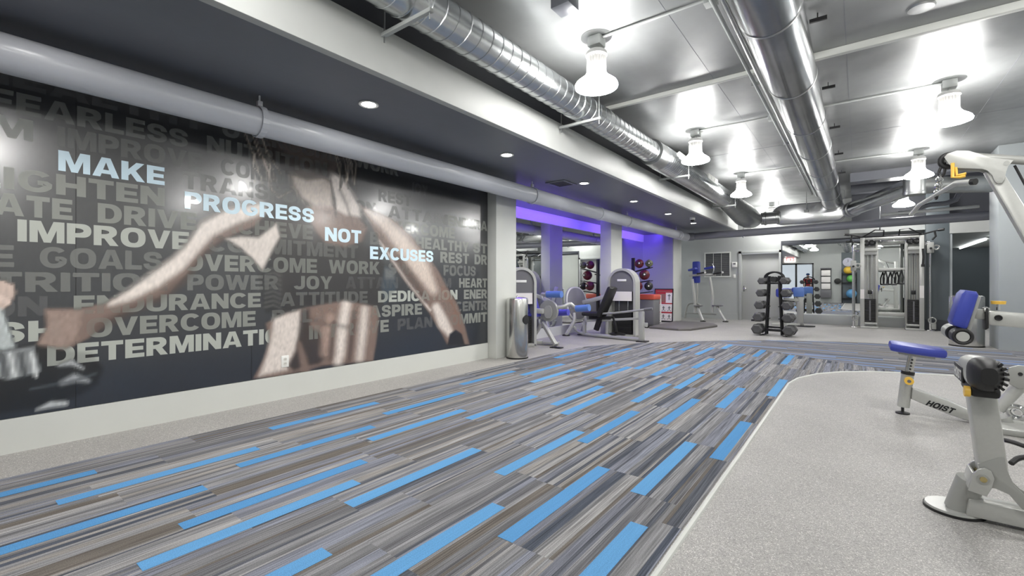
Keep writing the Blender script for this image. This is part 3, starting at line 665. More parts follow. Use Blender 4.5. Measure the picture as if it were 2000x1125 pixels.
lab = {(0, 4): 'white bell pendant lamp behind the duct elbow by the back wall', (0, 1): 'white bell pendant lamp nearest the camera, beside the spiral duct', (0, 2): 'white bell pendant lamp second from the camera beside the spiral duct', (0, 3): 'white bell pendant lamp third from the camera, above the duct elbow',
       (1, 2): 'white bell pendant lamp nearest the camera right of the round duct',
       (1, 3): 'white bell pendant lamp just left of the lat machine boom', (1, 4): 'farthest white bell pendant lamp in the row right of the round duct'}
for i, x in enumerate((-2.03, .85, 3.73)):
    for j, y in enumerate((.62, 4.02, 7.4, 10.87, 14.3)):
        x_ = x
        if (i, j) == (0, 4): x_, y = -2.05, 15.4      # hidden behind the round branch of the elbow
        L = lab.get((i, j), 'white pendant lamp out of frame, %s row, %s' % (('spiral duct', 'round duct', 'right wall')[i], ('over the camera', 'second from the entrance', 'halfway along', 'fourth from the entrance', 'at the far end')[j]))
        zc = ZC if y != 14.3 or i == 0 else 3.5
        if first: P0.location = (x_, y, zc); P0['label'] = L; P0['group'] = 'bell pendant lamps under the ceiling deck'; first = False
        else: dup(P0, (x_, y, zc), 0, L, 'bell pendant lamps under the ceiling deck')
def downlight():
    t = thing('downlight', '', 'downlight')
    b = MB(); b.lathe([(.062, .0), (.085, -.002), (.088, -.008), (.08, -.012), (.062, -.008), (.062, 0)], n=28); obj('trim_ring', b, M_plastic, t)
    b = MB(); b.lathe([(.064, -.003), (0, -.003)], n=28); obj('lens', b, M_down, t)
    return t
D0 = downlight(); first = True
ords = ['out of frame above the mural', 'nearest the camera in view', 'second from the camera in view', 'third from the camera in view', 'fourth from the camera in view', 'last before the dome camera', 'beyond the dome camera']
for k in range(7):
    y = .45 + 2.0 * k; L = 'round recessed downlight in the soffit, ' + ords[k]
    if first: D0.location = (-3.47, y, ZS); D0['label'] = L; D0['group'] = 'recessed downlights in the soffit'; d = D0; first = False
    else: d = dup(D0, (-3.47, y, ZS), 0, L, 'recessed downlights in the soffit')
    ld = bpy.data.lights.new('downlight_beam', 'SPOT'); ld.energy = SPOT; ld.spot_size = R(125); ld.spot_blend = .8; ld.shadow_soft_size = .06; ld.color = (1, .97, .93)
    lo = bpy.data.objects.new('downlight_beam', ld); COL.objects.link(lo); lo.location = (-3.47, y, ZS - .02)
# violet strip: light thrown into the alcove and over its ceiling
for y0, y1 in ((5.95, 9.38), (10.07, 13.6)):
    ld = bpy.data.lights.new('led_glow', 'AREA'); ld.shape = 'RECTANGLE'; ld.size = .03; ld.size_y = y1 - y0; ld.energy = LED * 14; ld.color = (.15, .06, 1)
    lo = bpy.data.objects.new('led_glow', ld); COL.objects.link(lo); lo.location = (-4.70, (y0 + y1) / 2, 2.64); lo.rotation_euler = (0, R(80), 0)
# linear tubes of the further room
for k, (x, y0, y1, lb) in enumerate(((3.5, 16, 21.5, 'nearest the doorway'), (3.5, 22.5, 27.5, 'farthest from the doorway'), (5.4, 16, 27, 'longest, along the far side'))):
    b = MB(); b.box(x - .025, x + .025, y0, y1, 2.66, 2.7, .004)
    tag(obj('linear_light', b, M_tube), 'thin white linear ceiling light in the further room, ' + lb, 'ceiling light', 'linear lights of the further room')

# ---------------------------------------------------------------- ducts, pipes, ceiling fittings
DX, DZ = -2.6, 3.22
t = thing('spiral_duct', 'long galvanised spiral duct along the pale beam', 'duct', (DX, 3, ZC))
b = MB(); b.cyl((DX, -1.55, DZ), (DX, 7.05, DZ), .158, n=40); obj('pipe', b, M_galv, t)
b = MB(); y = -1.5; pts = []
n = 28
for i in range(int((7.0 + 1.5) / .135 * n)):
    a = 2 * PI * i / n; pts.append((DX + .1585 * math.cos(a), -1.5 + .135 * i / n, DZ + .1585 * math.sin(a)))
b.tube(pts, .005, 5); obj('spiral_seam', b, M_galv, t)
for y in (4.6, 6.95):
    b = MB(); b.lathe([(.158, -.04), (.166, -.035), (.166, .035), (.158, .04)], n=40, M=Matrix.Translation((DX, y, DZ)) @ Matrix.Rotation(PI / 2, 4, 'X')); obj('collar', b, M_galv, t)
t = thing('flexible_duct', 'ribbed oval duct carrying a side grille, beyond the spiral duct', 'duct', (DX, 9, ZC))
def oval(y, wx, wz, n=40, cx=DX, cz=DZ): return [Vector((cx + wx * math.cos(2 * PI * i / n), y, cz + wz * math.sin(2 * PI * i / n))) for i in range(n)]
def loft(rings):
    b = bmesh.new(); rs = [[b.verts.new(v) for v in r] for r in rings]; n = len(rs[0])
    for A, B in zip(rs, rs[1:]):
        for i in range(n): b.faces.new((A[i], A[(i + 1) % n], B[(i + 1) % n], B[i]))
    b.faces.new(rs[0][::-1]); b.faces.new(rs[-1]); return b
rings = [oval(7.05, .17, .17), oval(7.3, .2, .19)]
y = 7.36
while y < 12.3: rings += [oval(y, .205, .19), oval(y + .03, .218, .203), oval(y + .06, .205, .19)]; y += .085
obj('ribbed_body', loft(rings), M_galv, t)
b = MB(); b.cyl((DX, 7.0, DZ), (DX, 7.4, DZ), .2, n=40); obj('collar', b, M_galv2, t)
for y0 in (7.75, 9.6):
    b = MB(); x = DX + .17
    for z in (DZ + .04, DZ + .13): b.bar((x + .04, y0, z), (x + .04, y0 + .75, z), .02, .02, 0)
    for k in range(4): b.bar((x + .04, y0 + .25 * k, DZ + .04), (x + .04, y0 + .25 * k, DZ + .13), .02, .02, 0)
    b.box(x - .06, x + .045, y0, y0 + .75, DZ + .045, DZ + .125); obj('side_grille', b, M_white, t)
t = thing('duct_elbow', 'grey mitred duct elbow turning from the beam to the plenum', 'duct', (DX, 12.8, ZC))
obj('elbow_body', loft([oval(12.3, .21, .2), oval(12.42, .23, .23, cz=3.2), oval(13.5, .3, .3, cx=-2.45, cz=3.0), oval(14.1, .3, .24, cx=-2.4, cz=2.93)]), M_galv2, t)
b = MB(); b.tube([(-2.15, 14.25, 2.95), (-1.7, 14.25, 2.95)], .17, 28); obj('round_branch', b, M_galv2, t)
for x in (-2.05, -1.75):
    b = MB(); b.lathe([(.17, -.03), (.19, -.02), (.19, .02), (.17, .03)], n=32, M=Matrix.Translation((x, 14.25, 2.95)) @ Matrix.Rotation(PI / 2, 4, 'Y')); obj('collar', b, M_galv2, t)
# trapeze hangers under that duct
def trapeze(y, lb):
    t = thing('duct_hanger', 'thin trapeze hanger bar under the duct, ' + lb, 'hanger', (DX, y, ZC), group='trapeze hangers under the duct')
    b = MB(); b.bar((DX - .27, y, DZ - .19), (DX + .27, y, DZ - .19), .035, .03, .003); obj('bar', b, M_wall, t)
    for s in (-1, 1):
        b = MB(); b.cyl((DX + s * .25, y, DZ - .25), (DX + s * .25, y, ZC), .006, n=8); obj('rod', b, M_galv2, t)
for y, lb in ((2.15, 'nearest the camera'), (4.72, 'at the second collar'), (8.15, 'under the ribbed duct'), (11.9, 'at the elbow')): trapeze(y, lb)
# the large round duct in the middle
CXD, CZD, CR = -.53, 3.2, .21
t = thing('round_duct', 'large shiny round duct down the middle of the ceiling', 'duct', (CXD, 6, ZC))
b = MB(); b.cyl((CXD, -1.55, CZD), (CXD, 14.2, CZD), CR, n=44); obj('pipe', b, mat('dark shiny duct metal', rgb(150, 152, 154), .2, 1., noise=.2, nscale=4, bump=.12, bscale=6, stretch=(1, .5, 1)), t)
for k in range(11):
    b = MB(); y = -.4 + 1.42 * k; b.lathe([(CR, -.012), (CR + .005, -.008), (CR + .005, .008), (CR, .012)], n=44, M=Matrix.Translation((CXD, y, CZD)) @ Matrix.Rotation(PI / 2, 4, 'X')); obj('seam_band', b, M_galv2, t)
for k in range(6):
    b = MB(); y = 3.1 + 1.75 * k; b.box(CXD + CR - .03, CXD + CR + .1, y - .012, y + .012, ZC - .075, ZC - .045); b.cyl((CXD + CR + .03, y, ZC - .06), (CXD + CR + .03, y, ZC), .005, n=8); obj('hanger_clip', b, M_blackm, t)
t = thing('plenum', 'shiny flat oval plenum box at the end of the round duct', 'duct plenum', (-1.05, 14.5, ZC))
def stadium(cx, cz, wx, r, n=14):
    return [(cx + wx / 2 - r + r * math.cos(a), cz + r * math.sin(a)) for a in [-PI / 2 + PI * i / n for i in range(n + 1)]] + [(cx - wx / 2 + r + r * math.cos(a), cz + r * math.sin(a)) for a in [PI / 2 + PI * i / n for i in range(n + 1)]]
b = MB(); b.prism(stadium(-1.07, 3.0, 1.62, .255), 'y', 14.2, 14.75, .01); obj('plenum_box', b, mat('polished plenum metal', rgb(206, 207, 208), .2, .9, noise=.08, nscale=3, bump=.08, bscale=3), t)
b = MB(); b.prism(stadium(-1.07, 3.0, 1.66, .275) + stadium(-1.07, 3.0, 1.6, .245)[::-1], 'y', 14.215, 14.24); obj('dark_rim_line', b, M_pdark, t)  # dark rim line added for contrast at the plenum's edge
b = MB(); b.box(-1.14, -1.04, 14.14, 14.2, 3.02, 3.09, .006); b.cyl((-1.09, 14.17, 3.08), (-1.09, 14.17, ZC), .008, n=8); obj('actuator', b, M_wall, t)
for x in (-1.75, -.3):
    b = MB(); b.cyl((x, 14.4, 3.2), (x, 14.4, ZC), .006, n=8); obj('hanger_rod', b, M_galv2, t)
t = thing('branch_duct', 'shiny round branch duct slanting from the plenum to the right pier', 'duct', (.6, 11, ZC))
A, B, Cc = Vector((-.2, 14.35, 3.0)), Vector((.83, 11.35, 2.99)), Vector((1.92, 11.85, 2.96))
b = MB(); b.cyl(A, B, .165, n=32); obj('slanting_run', b, M_galv, t)
b = MB(); b.cyl(B + Vector((.05, .05, 0)), Cc, .15, n=32); obj('cross_run', b, M_galv2, t)
b = MB(); b.lathe([(0, .17), (.165, .17), (.17, -.12), (.178, -.13), (.172, -.18), (0, -.18)], c=B, n=32); obj('elbow_drum', b, M_galv2, t)
for k in (.03, .1):
    p = A.lerp(B, k); b = MB(); b.lathe([(.165, -.03), (.19, -.02), (.19, .02), (.165, .03)], n=32, M=Matrix.Translation(p) @ (B - A).to_track_quat('Z', 'Y').to_matrix().to_4x4()); obj('collar', b, M_galv2, t)
# grey painted pipe along the mural and round the back wall
PX, PZ, PR = -4.06, 2.526, .117
t = thing('drain_pipe', 'thick pale grey painted pipe hung above the mural', 'pipe', (PX, 5, ZS))
b = MB(); b.cyl((PX, YFRONT, PZ), (PX, 13.9, PZ), PR, n=40); obj('pipe', b, M_pipe, t)
for y in (8.15, 13.2):
    b = MB(); b.lathe([(PR, -.05), (PR + .012, -.045), (PR + .012, .045), (PR, .05)], n=40, M=Matrix.Translation((PX, y, PZ)) @ Matrix.Rotation(PI / 2, 4, 'X')); obj('coupling', b, M_pipe, t)
for y in (1.78, 5.85, 9.5, 12.9):
    b = MB(); n = 20; pts = [(PX + (PR + .012) * math.sin(2 * PI * i / n), y, PZ - (PR + .012) * math.cos(2 * PI * i / n)) for i in range(n)]
    for i in range(n): b.bar(pts[i], pts[(i + 1) % n], .006, .05, 0, up=(0, 1, 0))
    b.box(PX - .02, PX + .02, y - .02, y + .02, PZ + PR, PZ + PR + .06, .004); b.cyl((PX, y, PZ + PR + .04), (PX, y, ZS), .008, n=8); obj('clevis_hanger', b, M_pipe, t)
t = thing('back_pipe', 'dark grey painted pipe crossing in front of the back wall', 'pipe', (0, 14.0, ZC))
b = MB(); b.cyl((PX + .1, 14.02, 2.545), (3.2, 13.35, 2.565), .1, n=32); b.cyl((PX, 13.85, PZ), (PX + .14, 14.02, 2.545), .116, n=32); obj('pipe', b, M_pdark, t)
b = MB(); b.ball((PX + .03, 13.98, 2.54), .13); obj('elbow', b, M_pipe, t)
for x in (-2.55, .4):
    b = MB(); b.torus((x, 13.95, 2.545), .112, .012, (1, 0, 0)); b.cyl((x, 13.95, 2.65), (x, 13.95, ZC), .008, n=8); obj('hanger_ring', b, M_galv2, t)
t = thing('far_pipes', 'bundle of small pale pipes with elbows under the far beam', 'pipe', (1.3, 13.3, 2.9))
b = MB(); b.tube([(.7, 13.3, 2.72), (1.05, 13.3, 2.72), (1.12, 13.3, 2.86), (1.6, 13.3, 2.86), (1.7, 13.3, 3.1), (1.95, 13.3, 3.12)], .05, 12, 1); obj('upper_pipe', b, M_pdark, t)
b = MB(); b.tube([(.4, 13.2, 2.70), (1.95, 13.1, 2.72)], .035, 12); obj('lower_pipe', b, M_wall, t)
# thin pipes and conduits on the deck
t = thing('conduit_pair', 'two thin pipes running beside the round duct', 'conduit', (-.9, 6, ZC))
b = MB(); b.cyl((-.86, -1.55, 3.42), (-.86, 14.1, 3.42), .028, n=14); obj('pipe', b, M_galv2, t)
b = MB(); b.cyl((-.95, -1.55, 3.45), (-.95, 14, 3.45), .018, n=12); obj('conduit', b, M_wall, t)
for y in (3.3, 5.9, 8.7, 11.3):
    b = MB(); b.box(-.99, -.82, y - .02, y + .02, 3.44, 3.475); b.cyl((-.86, y, 3.44), (-.86, y, ZC), .006, n=8); obj('strap', b, M_galv2, t)
for y in (5.7,):
    b = MB(); b.box(XF, CXD - .1, y - .025, y + .025, 3.5, ZC - .001, .003); tag(obj('ceiling_strut', b, M_white), 'pale strut across the deck left of the round duct', 'strut')
    b = MB(); b.box(CXD + .1, 5.55, y - .03, y + .03, 3.48, ZC - .001, .003); tag(obj('ceiling_strut', b, M_white), 'pale strut across the deck right of the round duct', 'strut')
for y, lb in ((4.02, 'nearest the camera'), (7.4, 'second from the camera'), (10.87, 'third from the camera')):
    b = MB(); b.cyl((-1.96, y, 3.53), (-.9, y, 3.53), .013, n=10); tag(obj('conduit', b, M_wall), 'thin conduit from a lamp left of the round duct, ' + lb, 'conduit', 'conduits feeding the lamps')
    b = MB(); b.cyl((-.8, y, 3.53), (.79, y, 3.53), .013, n=10); tag(obj('conduit', b, M_wall), 'thin conduit from a lamp right of the round duct, ' + lb, 'conduit', 'conduits feeding the lamps')
for x, y, lb in ((-1.94, 3.27, 'standing alone near the first lamp'), (-.98, 4.02, 'beside the round duct near the camera'), (-.98, 7.4, 'beside the round duct halfway')):
    s = .085 if y == 3.27 else .05
    b = MB(); b.box(x - s, x + s, y - s, y + s, ZC - 1.5 * s, ZC, .004); tag(base_at(obj('junction_box', b, M_pdark if s > .06 else M_wall), (x, y, ZC)), 'grey square junction box on the ceiling, ' + lb, 'junction box', 'ceiling junction boxes')
t = thing('ceiling_speaker', 'dark round ceiling speaker at the top edge of the view', 'speaker', (-1.48, 3.5, ZC))
b = MB(); b.lathe([(.13, 0), (.13, -.02), (.11, -.05), (.07, -.075), (0, -.085)], c=(-1.48, 3.45, ZC), n=28); obj('dome', b, M_hood, t)
b = MB(); b.lathe([(.132, 0), (.145, -.005), (.145, -.018), (.13, -.022)], c=(-1.48, 3.45, ZC), n=28); obj('rim', b, M_wall, t)
b = MB(); b.lathe([(0, -.012), (.09, -.012), (.1, 0)], c=(.43, 5.3, ZC), n=28); tag(base_at(obj('cover_plate', b, M_galv2), (.43, 5.3, ZC)), 'round grey cover plate on the ceiling at the right', 'cover plate')
t = thing('security_camera', 'small white dome security camera on the soffit', 'camera', (-3.2, 11.4, ZS))
b = MB(); b.lathe([(0, 0), (.06, 0), (.06, -.05), (.05, -.06), (0, -.06)], c=(-3.2, 11.4, ZS), n=24); obj('housing', b, M_plastic, t)
b = MB(); b.ball((-3.2, 11.4, ZS - .06), .045); obj('dome', b, M_black, t)
t = thing('air_vent', 'dark square air vent in the soffit above the pipe', 'air vent', (-3.78, 6.25, ZS))
b = MB(); b.box(-3.95, -3.6, 6.05, 6.45, ZS - .012, ZS, .003); obj('frame', b, M_soffit, t)
for k in range(6):
    b = MB(); y = 6.1 + .055 * k; b.box(-3.9, -3.65, y, y + .03, ZS - .016, ZS - .004, 0, ); obj('slat', b, M_black, t)

# ---------------------------------------------------------------- small wall fittings
t = thing('wall_outlet', 'white double power outlet set low in the mural', 'outlet', (XM, 2.2, .38))
p = at(569, 691, 2.2); p = Vector((XM, 2.245, .373))
b = MB(); b.box(XM - .002, XM + .008, p.y - .037, p.y + .037, p.z - .058, p.z + .058, .003); obj('cover_plate', b, M_plastic, t)
for dz in (-.022, .022):
    b = MB(); b.cyl((XM + .006, p.y, p.z + dz), (XM + .011, p.y, p.z + dz), .017, n=16); f = obj('socket', b, mat('socket ivory', rgb(214, 212, 205), .4), t)
    b = MB()
    for dy in (-.006, .006): b.box(XM + .0105, XM + .0118, p.y + dy - .0015, p.y + dy + .0015, p.z + dz - .003, p.z + dz + .006)
    obj('slots', b, M_black, f)
t = thing('vent_grille', 'large dark louvred vent grille in the back wall', 'vent', (-3.55, YB, 1.55))
x0, x1, z0, z1 = -4.05, -3.32, 1.40, 2.14
b = MB(); b.box(x0 - .04, x1 + .04, YB - .03, YB, z0 - .04, z0, .004); b.box(x0 - .04, x1 + .04, YB - .03, YB, z1, z1 + .04, .004); b.box(x0 - .04, x0, YB - .03, YB, z0, z1, .004); b.box(x1, x1 + .04, YB - .03, YB, z0, z1, .004)
for k in (1, 2): x = x0 + (x1 - x0) * k / 3; b.box(x - .004, x + .004, YB - .026, YB, z0, z1)
obj('frame', b, M_white, t)
b = MB(); b.box(x0, x1, YB - .004, YB - .001, z0, z1); obj('back_panel', b, M_dark, t)
b = MB()
for k in range(24): z = z0 + (z1 - z0) * (k + .5) / 24; b.bar((x0, YB - .012, z), (x1, YB - .012, z), .018, .004, 0, up=(0, -.6, .8))
obj('louvres', b, mat('vent slat grey', rgb(128, 130, 130), .5), t)
t = thing('thermostat', 'white square thermostat box beside the grey door', 'thermostat', (-3.15, YB, 1.75))
b = MB(); b.box(-3.24, -3.09, YB - .05, YB, 1.67, 1.84, .012); obj('housing', b, M_plastic, t)
b = MB(); b.box(-3.2, -3.13, YB - .052, YB - .049, 1.76, 1.81); obj('display', b, M_hood, t)
t = thing('light_switch', 'white light switch under the thermostat', 'light switch', (-3.17, YB, 1.38))
b = MB(); b.box(-3.215, -3.14, YB - .01, YB, 1.33, 1.45, .003); obj('plate', b, M_plastic, t)
b = MB(); b.box(-3.19, -3.165, YB - .016, YB - .008, 1.37, 1.41, .002); obj('rocker', b, M_plastic, t)
t = thing('exit_sign', 'red lit exit sign above the entrance doors, seen in the mirror', 'exit sign', (-3.4, YFRONT, 2.8))
b = MB(); b.box(-3.75, -3.15, YFRONT, YFRONT + .06, 2.5, 2.82, .01); obj('housing', b, M_exitw, t)
text_at('exit_letters', 'EXIT', (-3.22, YFRONT + .063, 2.56), (-.46, 0, 0), (0, 0, .2), M_exit, t)
# cupboard of towels and a dispenser on the entrance wall, seen in the mirror
t = thing('wall_rack', 'wall rack of white towels beside the entrance, seen in the mirror', 'rack', (-1.2, YFRONT, 1.2))
b = MB(); b.box(-1.85, -1.3, YFRONT, YFRONT + .03, .3, 2.1, .01); b.box(-1.85, -1.3, YFRONT, YFRONT + .25, .3, .8, .01); b.box(-1.85, -1.3, YFRONT, YFRONT + .25, 2.04, 2.1, .01); obj('carcass', b, M_hood, t)
for k, z in enumerate((.82, 1.22, 1.62)):
    b = MB(); b.box(-1.8, -1.35, YFRONT + .05, YFRONT + .3, z, z + .34, .03); tag(obj('towel_stack', b, M_paper), 'folded white towels in the wall rack seen in the mirror, %s row' % ('bottom', 'middle', 'top')[k], 'towels', 'towels in the wall rack')
b = MB(); b.lathe([(0, 0), (.16, 0), (.17, .1), (.12, .12), (0, .12)], n=20, M=Matrix.Translation((-1.0, YFRONT, 1.3)) @ Matrix.Rotation(-PI / 2, 4, 'X')); tag(obj('towel_dispenser', b, M_black), 'black round dispenser on the entrance wall, seen in the mirror', 'dispenser')

b = MB(); b.box(-.82, .3, YFRONT, YFRONT + .02, 0, 3.0); struct('trim_8', b, M_slate)
t = thing('wall_clock', 'round pale wall clock on the dark panel, seen in the mirror', 'clock', (-.5, YFRONT, 2.42))
b = MB(); b.lathe([(0, 0), (.26, 0), (.26, .03), (.22, .045), (0, .045)], n=28, M=Matrix.Translation((-.5, YFRONT + .02, 2.42)) @ Matrix.Rotation(-PI / 2, 4, 'X')); obj('face', b, mat('clock face', rgb(190, 190, 205), .4), t)
b = MB(); b.bar((-.5, YFRONT + .07, 2.42), (-.5, YFRONT + .07, 2.58), .02, .006, 0); b.bar((-.5, YFRONT + .07, 2.42), (-.6, YFRONT + .07, 2.36), .02, .006, 0); obj('hands', b, M_black, t)
t = thing('ball_shelf', 'black wall shelf frame carrying exercise balls, seen in the mirror', 'rack', (-.45, YFRONT, 1.0))
b = MB()
for z in (.3, 1.22, 1.72): b.box(-.78, -.1, YFRONT + .02, YFRONT + .42, z - .02, z, .005)
b.box(-.8, -.77, YFRONT + .02, YFRONT + .1, 0, 1.8); b.box(-.11, -.08, YFRONT + .02, YFRONT + .1, 0, 1.8); obj('frame', b, M_blackm, t)
for x, z, r, c, nm in ((-.5, 1.94, .22, (214, 176, 60), 'yellow'), (-.36, 1.44, .21, (96, 176, 84), 'green'), (-.34, .56, .26, (92, 150, 196), 'light blue')):
    b = MB(); b.ball((x, YFRONT + .27, z), r, n=24); tag(obj('exercise_ball', b, mat(nm + ' ball vinyl', rgb(*c), .45)), nm + ' exercise ball on the black wall shelf, seen in the mirror', 'ball', 'exercise balls on the wall shelf')

# ---------------------------------------------------------------- stainless bins
def bin_(x, y, lb, ang, k=1.):
    t = thing('trash_can', lb, 'trash can', (x, y, 0), group='stainless bins')
    b = MB(); b.lathe([(.165 * k, .02), (.168 * k, .03), (.168 * k, .9), (.16 * k, .925), (.14 * k, .93), (.1 * k, .94), (0, .945)], c=(x, y, 0), n=40); obj('body', b, M_steel, t)
    b = MB(); b.lathe([(0, 0), (.17 * k, 0), (.17 * k, .02), (0, .025)], c=(x, y, 0), n=40); obj('base_ring', b, M_black, t)
    b = MB(); d = Vector((math.cos(ang), math.sin(ang), 0)); b.cyl(Vector((x, y, .60)) + d * .13 * k, Vector((x, y, .60)) + d * .17 * k, .072, n=24); obj('opening', b, M_black, t)
    b = MB(); b.ball((x, y, .948), .02); obj('lid_knob', b, M_steel, t)
bin_(-4.21, 5.66, 'stainless steel bin with a round side opening beside the first column', R(0))
bin_(1.58, 11.75, 'wider stainless steel bin against the right pier, behind the tilted blue pad', R(100), 1.42)

# ---------------------------------------------------------------- selectorised machines by the left columns
def arch(w_, h, n=18, z0=0.): return [(w_ / 2, z0)] + [(w_ / 2 * math.cos(PI * i / n), h - w_ / 2 + w_ / 2 * math.sin(PI * i / n)) for i in range(n + 1)] + [(-w_ / 2, z0)]
def tower(t, x, y, rz, h=1.48, wd=.6, dp=.3):
    M = Matrix.Translation((x, y, 0)) @ Matrix.Rotation(rz, 4, 'Z')
    def put(nm, b, m, par=t): b.b.transform(M); return obj(nm, b, m, par)
    o, i_ = arch(wd, h), arch(wd - .1, h - .05)
    b = MB(); b.prism(o + i_[::-1], 'y', -dp / 2, dp / 2); sh = put('tower_frame', b, M_silver)
    b = MB(); b.prism(arch(wd - .1, h - .05, z0=.98), 'y', -dp / 2 + .03, dp / 2 - .03); hd = put('shroud', b, M_hood)
    b = MB(); b.box(-.1, .1, -dp / 2 + .022, -dp / 2 + .03, h - .28, h - .235, .002); put('name_plate', b, M_plastic, hd)
    b = MB(); b.box(-.22, .22, -dp / 2 + .03, -dp / 2 + .04, .78, .98); put('instruction_placard', b, M_paper)
    b = MB(); b.box(-.25, .25, dp / 2 - .05, dp / 2 - .03, .05, 1.0); put('rear_cover', b, M_hood)
    b = MB(); b.box(-.2, .2, -dp / 2 + .08, dp / 2 - .07, .08, .55)
    for k in range(10): b.box(-.205, .205, -dp / 2 + .075, dp / 2 - .065, .1 + k * .045, .125 + k * .045)
    put('weight_stack', b, M_black)
    b = MB()
    for s in (-.1, .1): b.cyl((s, 0, .05), (s, 0, 1.1), .011, n=10)
    put('guide_rods', b, M_chrome)
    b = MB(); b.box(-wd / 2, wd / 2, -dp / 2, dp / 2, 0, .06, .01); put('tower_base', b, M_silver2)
# leg press
t = thing('leg_press', 'leg press machine with oval footplate and black seat before the second column', 'exercise machine', (-4.2, 9.0, 0))
tower(t, -4.06, 9.33, R(4), wd=.62)
b = MB(); b.tube([(-5.12, 8.95, .30), (-5.06, 8.93, .16), (-4.88, 8.9, .06), (-4.6, 8.86, .045), (-3.42, 8.72, .045)], .04, 14, 1); obj('base_tube', b, M_silver, t)
b = MB(); b.box(-3.47, -3.37, 8.67, 8.77, .02, .6, .015); b.bar((-3.42, 8.72, .34), (-3.3, 8.72, .34), .06, .08); obj('end_post', b, M_silver, t)
b = MB(); b.box(-3.5, -3.3, 8.62, 8.82, 0, .02, .004); obj('foot_pad', b, M_black, t)
b = MB(); b.bar((-4.72, 8.86, .34), (-3.42, 8.74, .46), .035, .05, .01); obj('slide_rail', b, M_silver, t)
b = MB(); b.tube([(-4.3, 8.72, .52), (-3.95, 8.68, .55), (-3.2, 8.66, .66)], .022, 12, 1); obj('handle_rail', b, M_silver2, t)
b = MB(); b.tube([(-3.34, 8.66, .64), (-3.18, 8.66, .665)], .03, 12); obj('handle_grip', b, M_hood, t)
for x, h in ((-4.76, .33), (-4.22, .38)):
    b = MB(); b.box(x - .03, x + .03, 8.83, 8.89, .05, h, .008); obj('rail_post', b, M_silver, t)
Mf = Matrix.Translation((-5.03, 8.98, .70)) @ Matrix.Rotation(R(62), 4, 'Z') @ Matrix.Rotation(R(-12), 4, 'X')
def oval2(rx, rz_, n=36, p=2.3): return [(math.copysign(abs(math.cos(2 * PI * i / n)) ** (2 / p), math.cos(2 * PI * i / n)) * rx, math.copysign(abs(math.sin(2 * PI * i / n)) ** (2 / p), math.sin(2 * PI * i / n)) * rz_) for i in range(n)]
b = MB(); b.prism(oval2(.27, .39), 'y', -.03, .05, .012); b.b.transform(Mf); fp = obj('footplate', b, M_silver, t)
b = MB(); b.prism(oval2(.235, .355), 'y', -.045, -.028, .004); b.b.transform(Mf); obj('grip_mat', b, M_hood, fp)
for q in (((-5.02, 8.85, .5), (-4.98, 8.82, .34), (-5.05, 8.76, .18), (-5.14, 8.72, .02)), ((-4.92, 9.12, .48), (-4.86, 9.1, .32), (-4.9, 9.08, .16), (-4.96, 9.06, .02))):
    b = MB(); b.tube(q, .042, 12, 1); obj('leg', b, M_silver, t)
for x, y in ((-5.14, 8.72), (-4.96, 9.06)):
    b = MB(); b.cyl((x, y, 0), (x, y, .02), .085, n=24); obj('foot_pad', b, M_black, t)
b = MB(); b.bar((-4.95, 9.1, .72), (-4.3, 9.2, .9), .05, .09, .012); obj('press_arm', b, M_silver, t)
Ms = Matrix.Translation((-4.20, 8.80, .78)) @ Matrix.Rotation(R(24), 4, 'Y')
b = MB(); b.box(-.055, .055, -.17, .17, -.36, .33, .04); b.b.transform(Ms); obj('backrest', b, M_black, t)
b = MB(); b.box(-4.72, -4.32, 8.63, 8.97, .46, .55, .035); obj('seat', b, M_black, t)
b = MB(); b.bar((-4.45, 8.8, .16), (-4.34, 8.8, .48), .08, .1); b.bar((-4.6, 8.8, .42), (-4.1, 8.8, .44), .1, .06); obj('seat_carriage', b, M_blackm, t)
b = MB(); b.tube([(-4.05, 8.8, .45), (-3.98, 8.78, .2), (-4.02, 8.86, .08)], .03, 10, 1); obj('carriage_strut', b, M_blackm, t)
b = MB(); b.lathe([(0, 0), (.16, 0), (.17, .03), (.1, .05), (0, .05)], c=(-4.02, 8.92, .075), n=24); obj('pulley_cover', b, M_black, t)
# seated leg curl
t = thing('leg_curl', 'seated leg curl machine with light blue rollers behind the steel bin', 'exercise machine', (-4.7, 7.0, 0))
tower(t, -4.97, 6.72, R(58), h=1.45, wd=.58, dp=.34)
cam_ = at(1072, 607, 7.15)
b = MB(); b.lathe([(0, -.05), (.17, -.05), (.195, -.03), (.2, 0), (.195, .03), (0, .04)], n=40, M=Matrix.Translation(cam_) @ Matrix.Rotation(PI / 2, 4, 'X')); dc = obj('cam_disc', b, M_silver2, t)
b = MB(); b.prism([(.0 + cam_.x + .02 + x, cam_.z - .02 + z) for x, z in oval2(.085, .12, 28)], 'y', cam_.y - .065, cam_.y - .05); obj('cam_cover', b, M_silver, dc)
p0, p1 = at(1028, 606, 7.0), at(1062, 608, 7.05)
b = MB(); b.bar(p0, p1, .07, .1, .02); obj('seat_arm', b, M_silver, t)
b = MB(); b.bar(at(1060, 630, 7.15), at(1086, 674, 6.95) + Vector((0, 0, .0)), .07, .07, .012); b.bar(at(1058, 632, 7.15), at(1036, 668, 7.2), .06, .06, .012); obj('frame_leg', b, M_silver, t)
q = at(1087, 675, 6.95); b = MB(); b.box(q.x - .11, q.x + .11, q.y - .06, q.y + .06, 0, .02, .004); obj('foot_pad', b, M_black, t)
b = MB(); b.bar((-5.1, 6.9, .05), (-4.72, 7.15, .05), .07, .07, .012); b.bar((-4.72, 7.15, .05), (-4.45, 7.3, .05), .2, .03, .01); obj('base_tube', b, M_silver2, t)
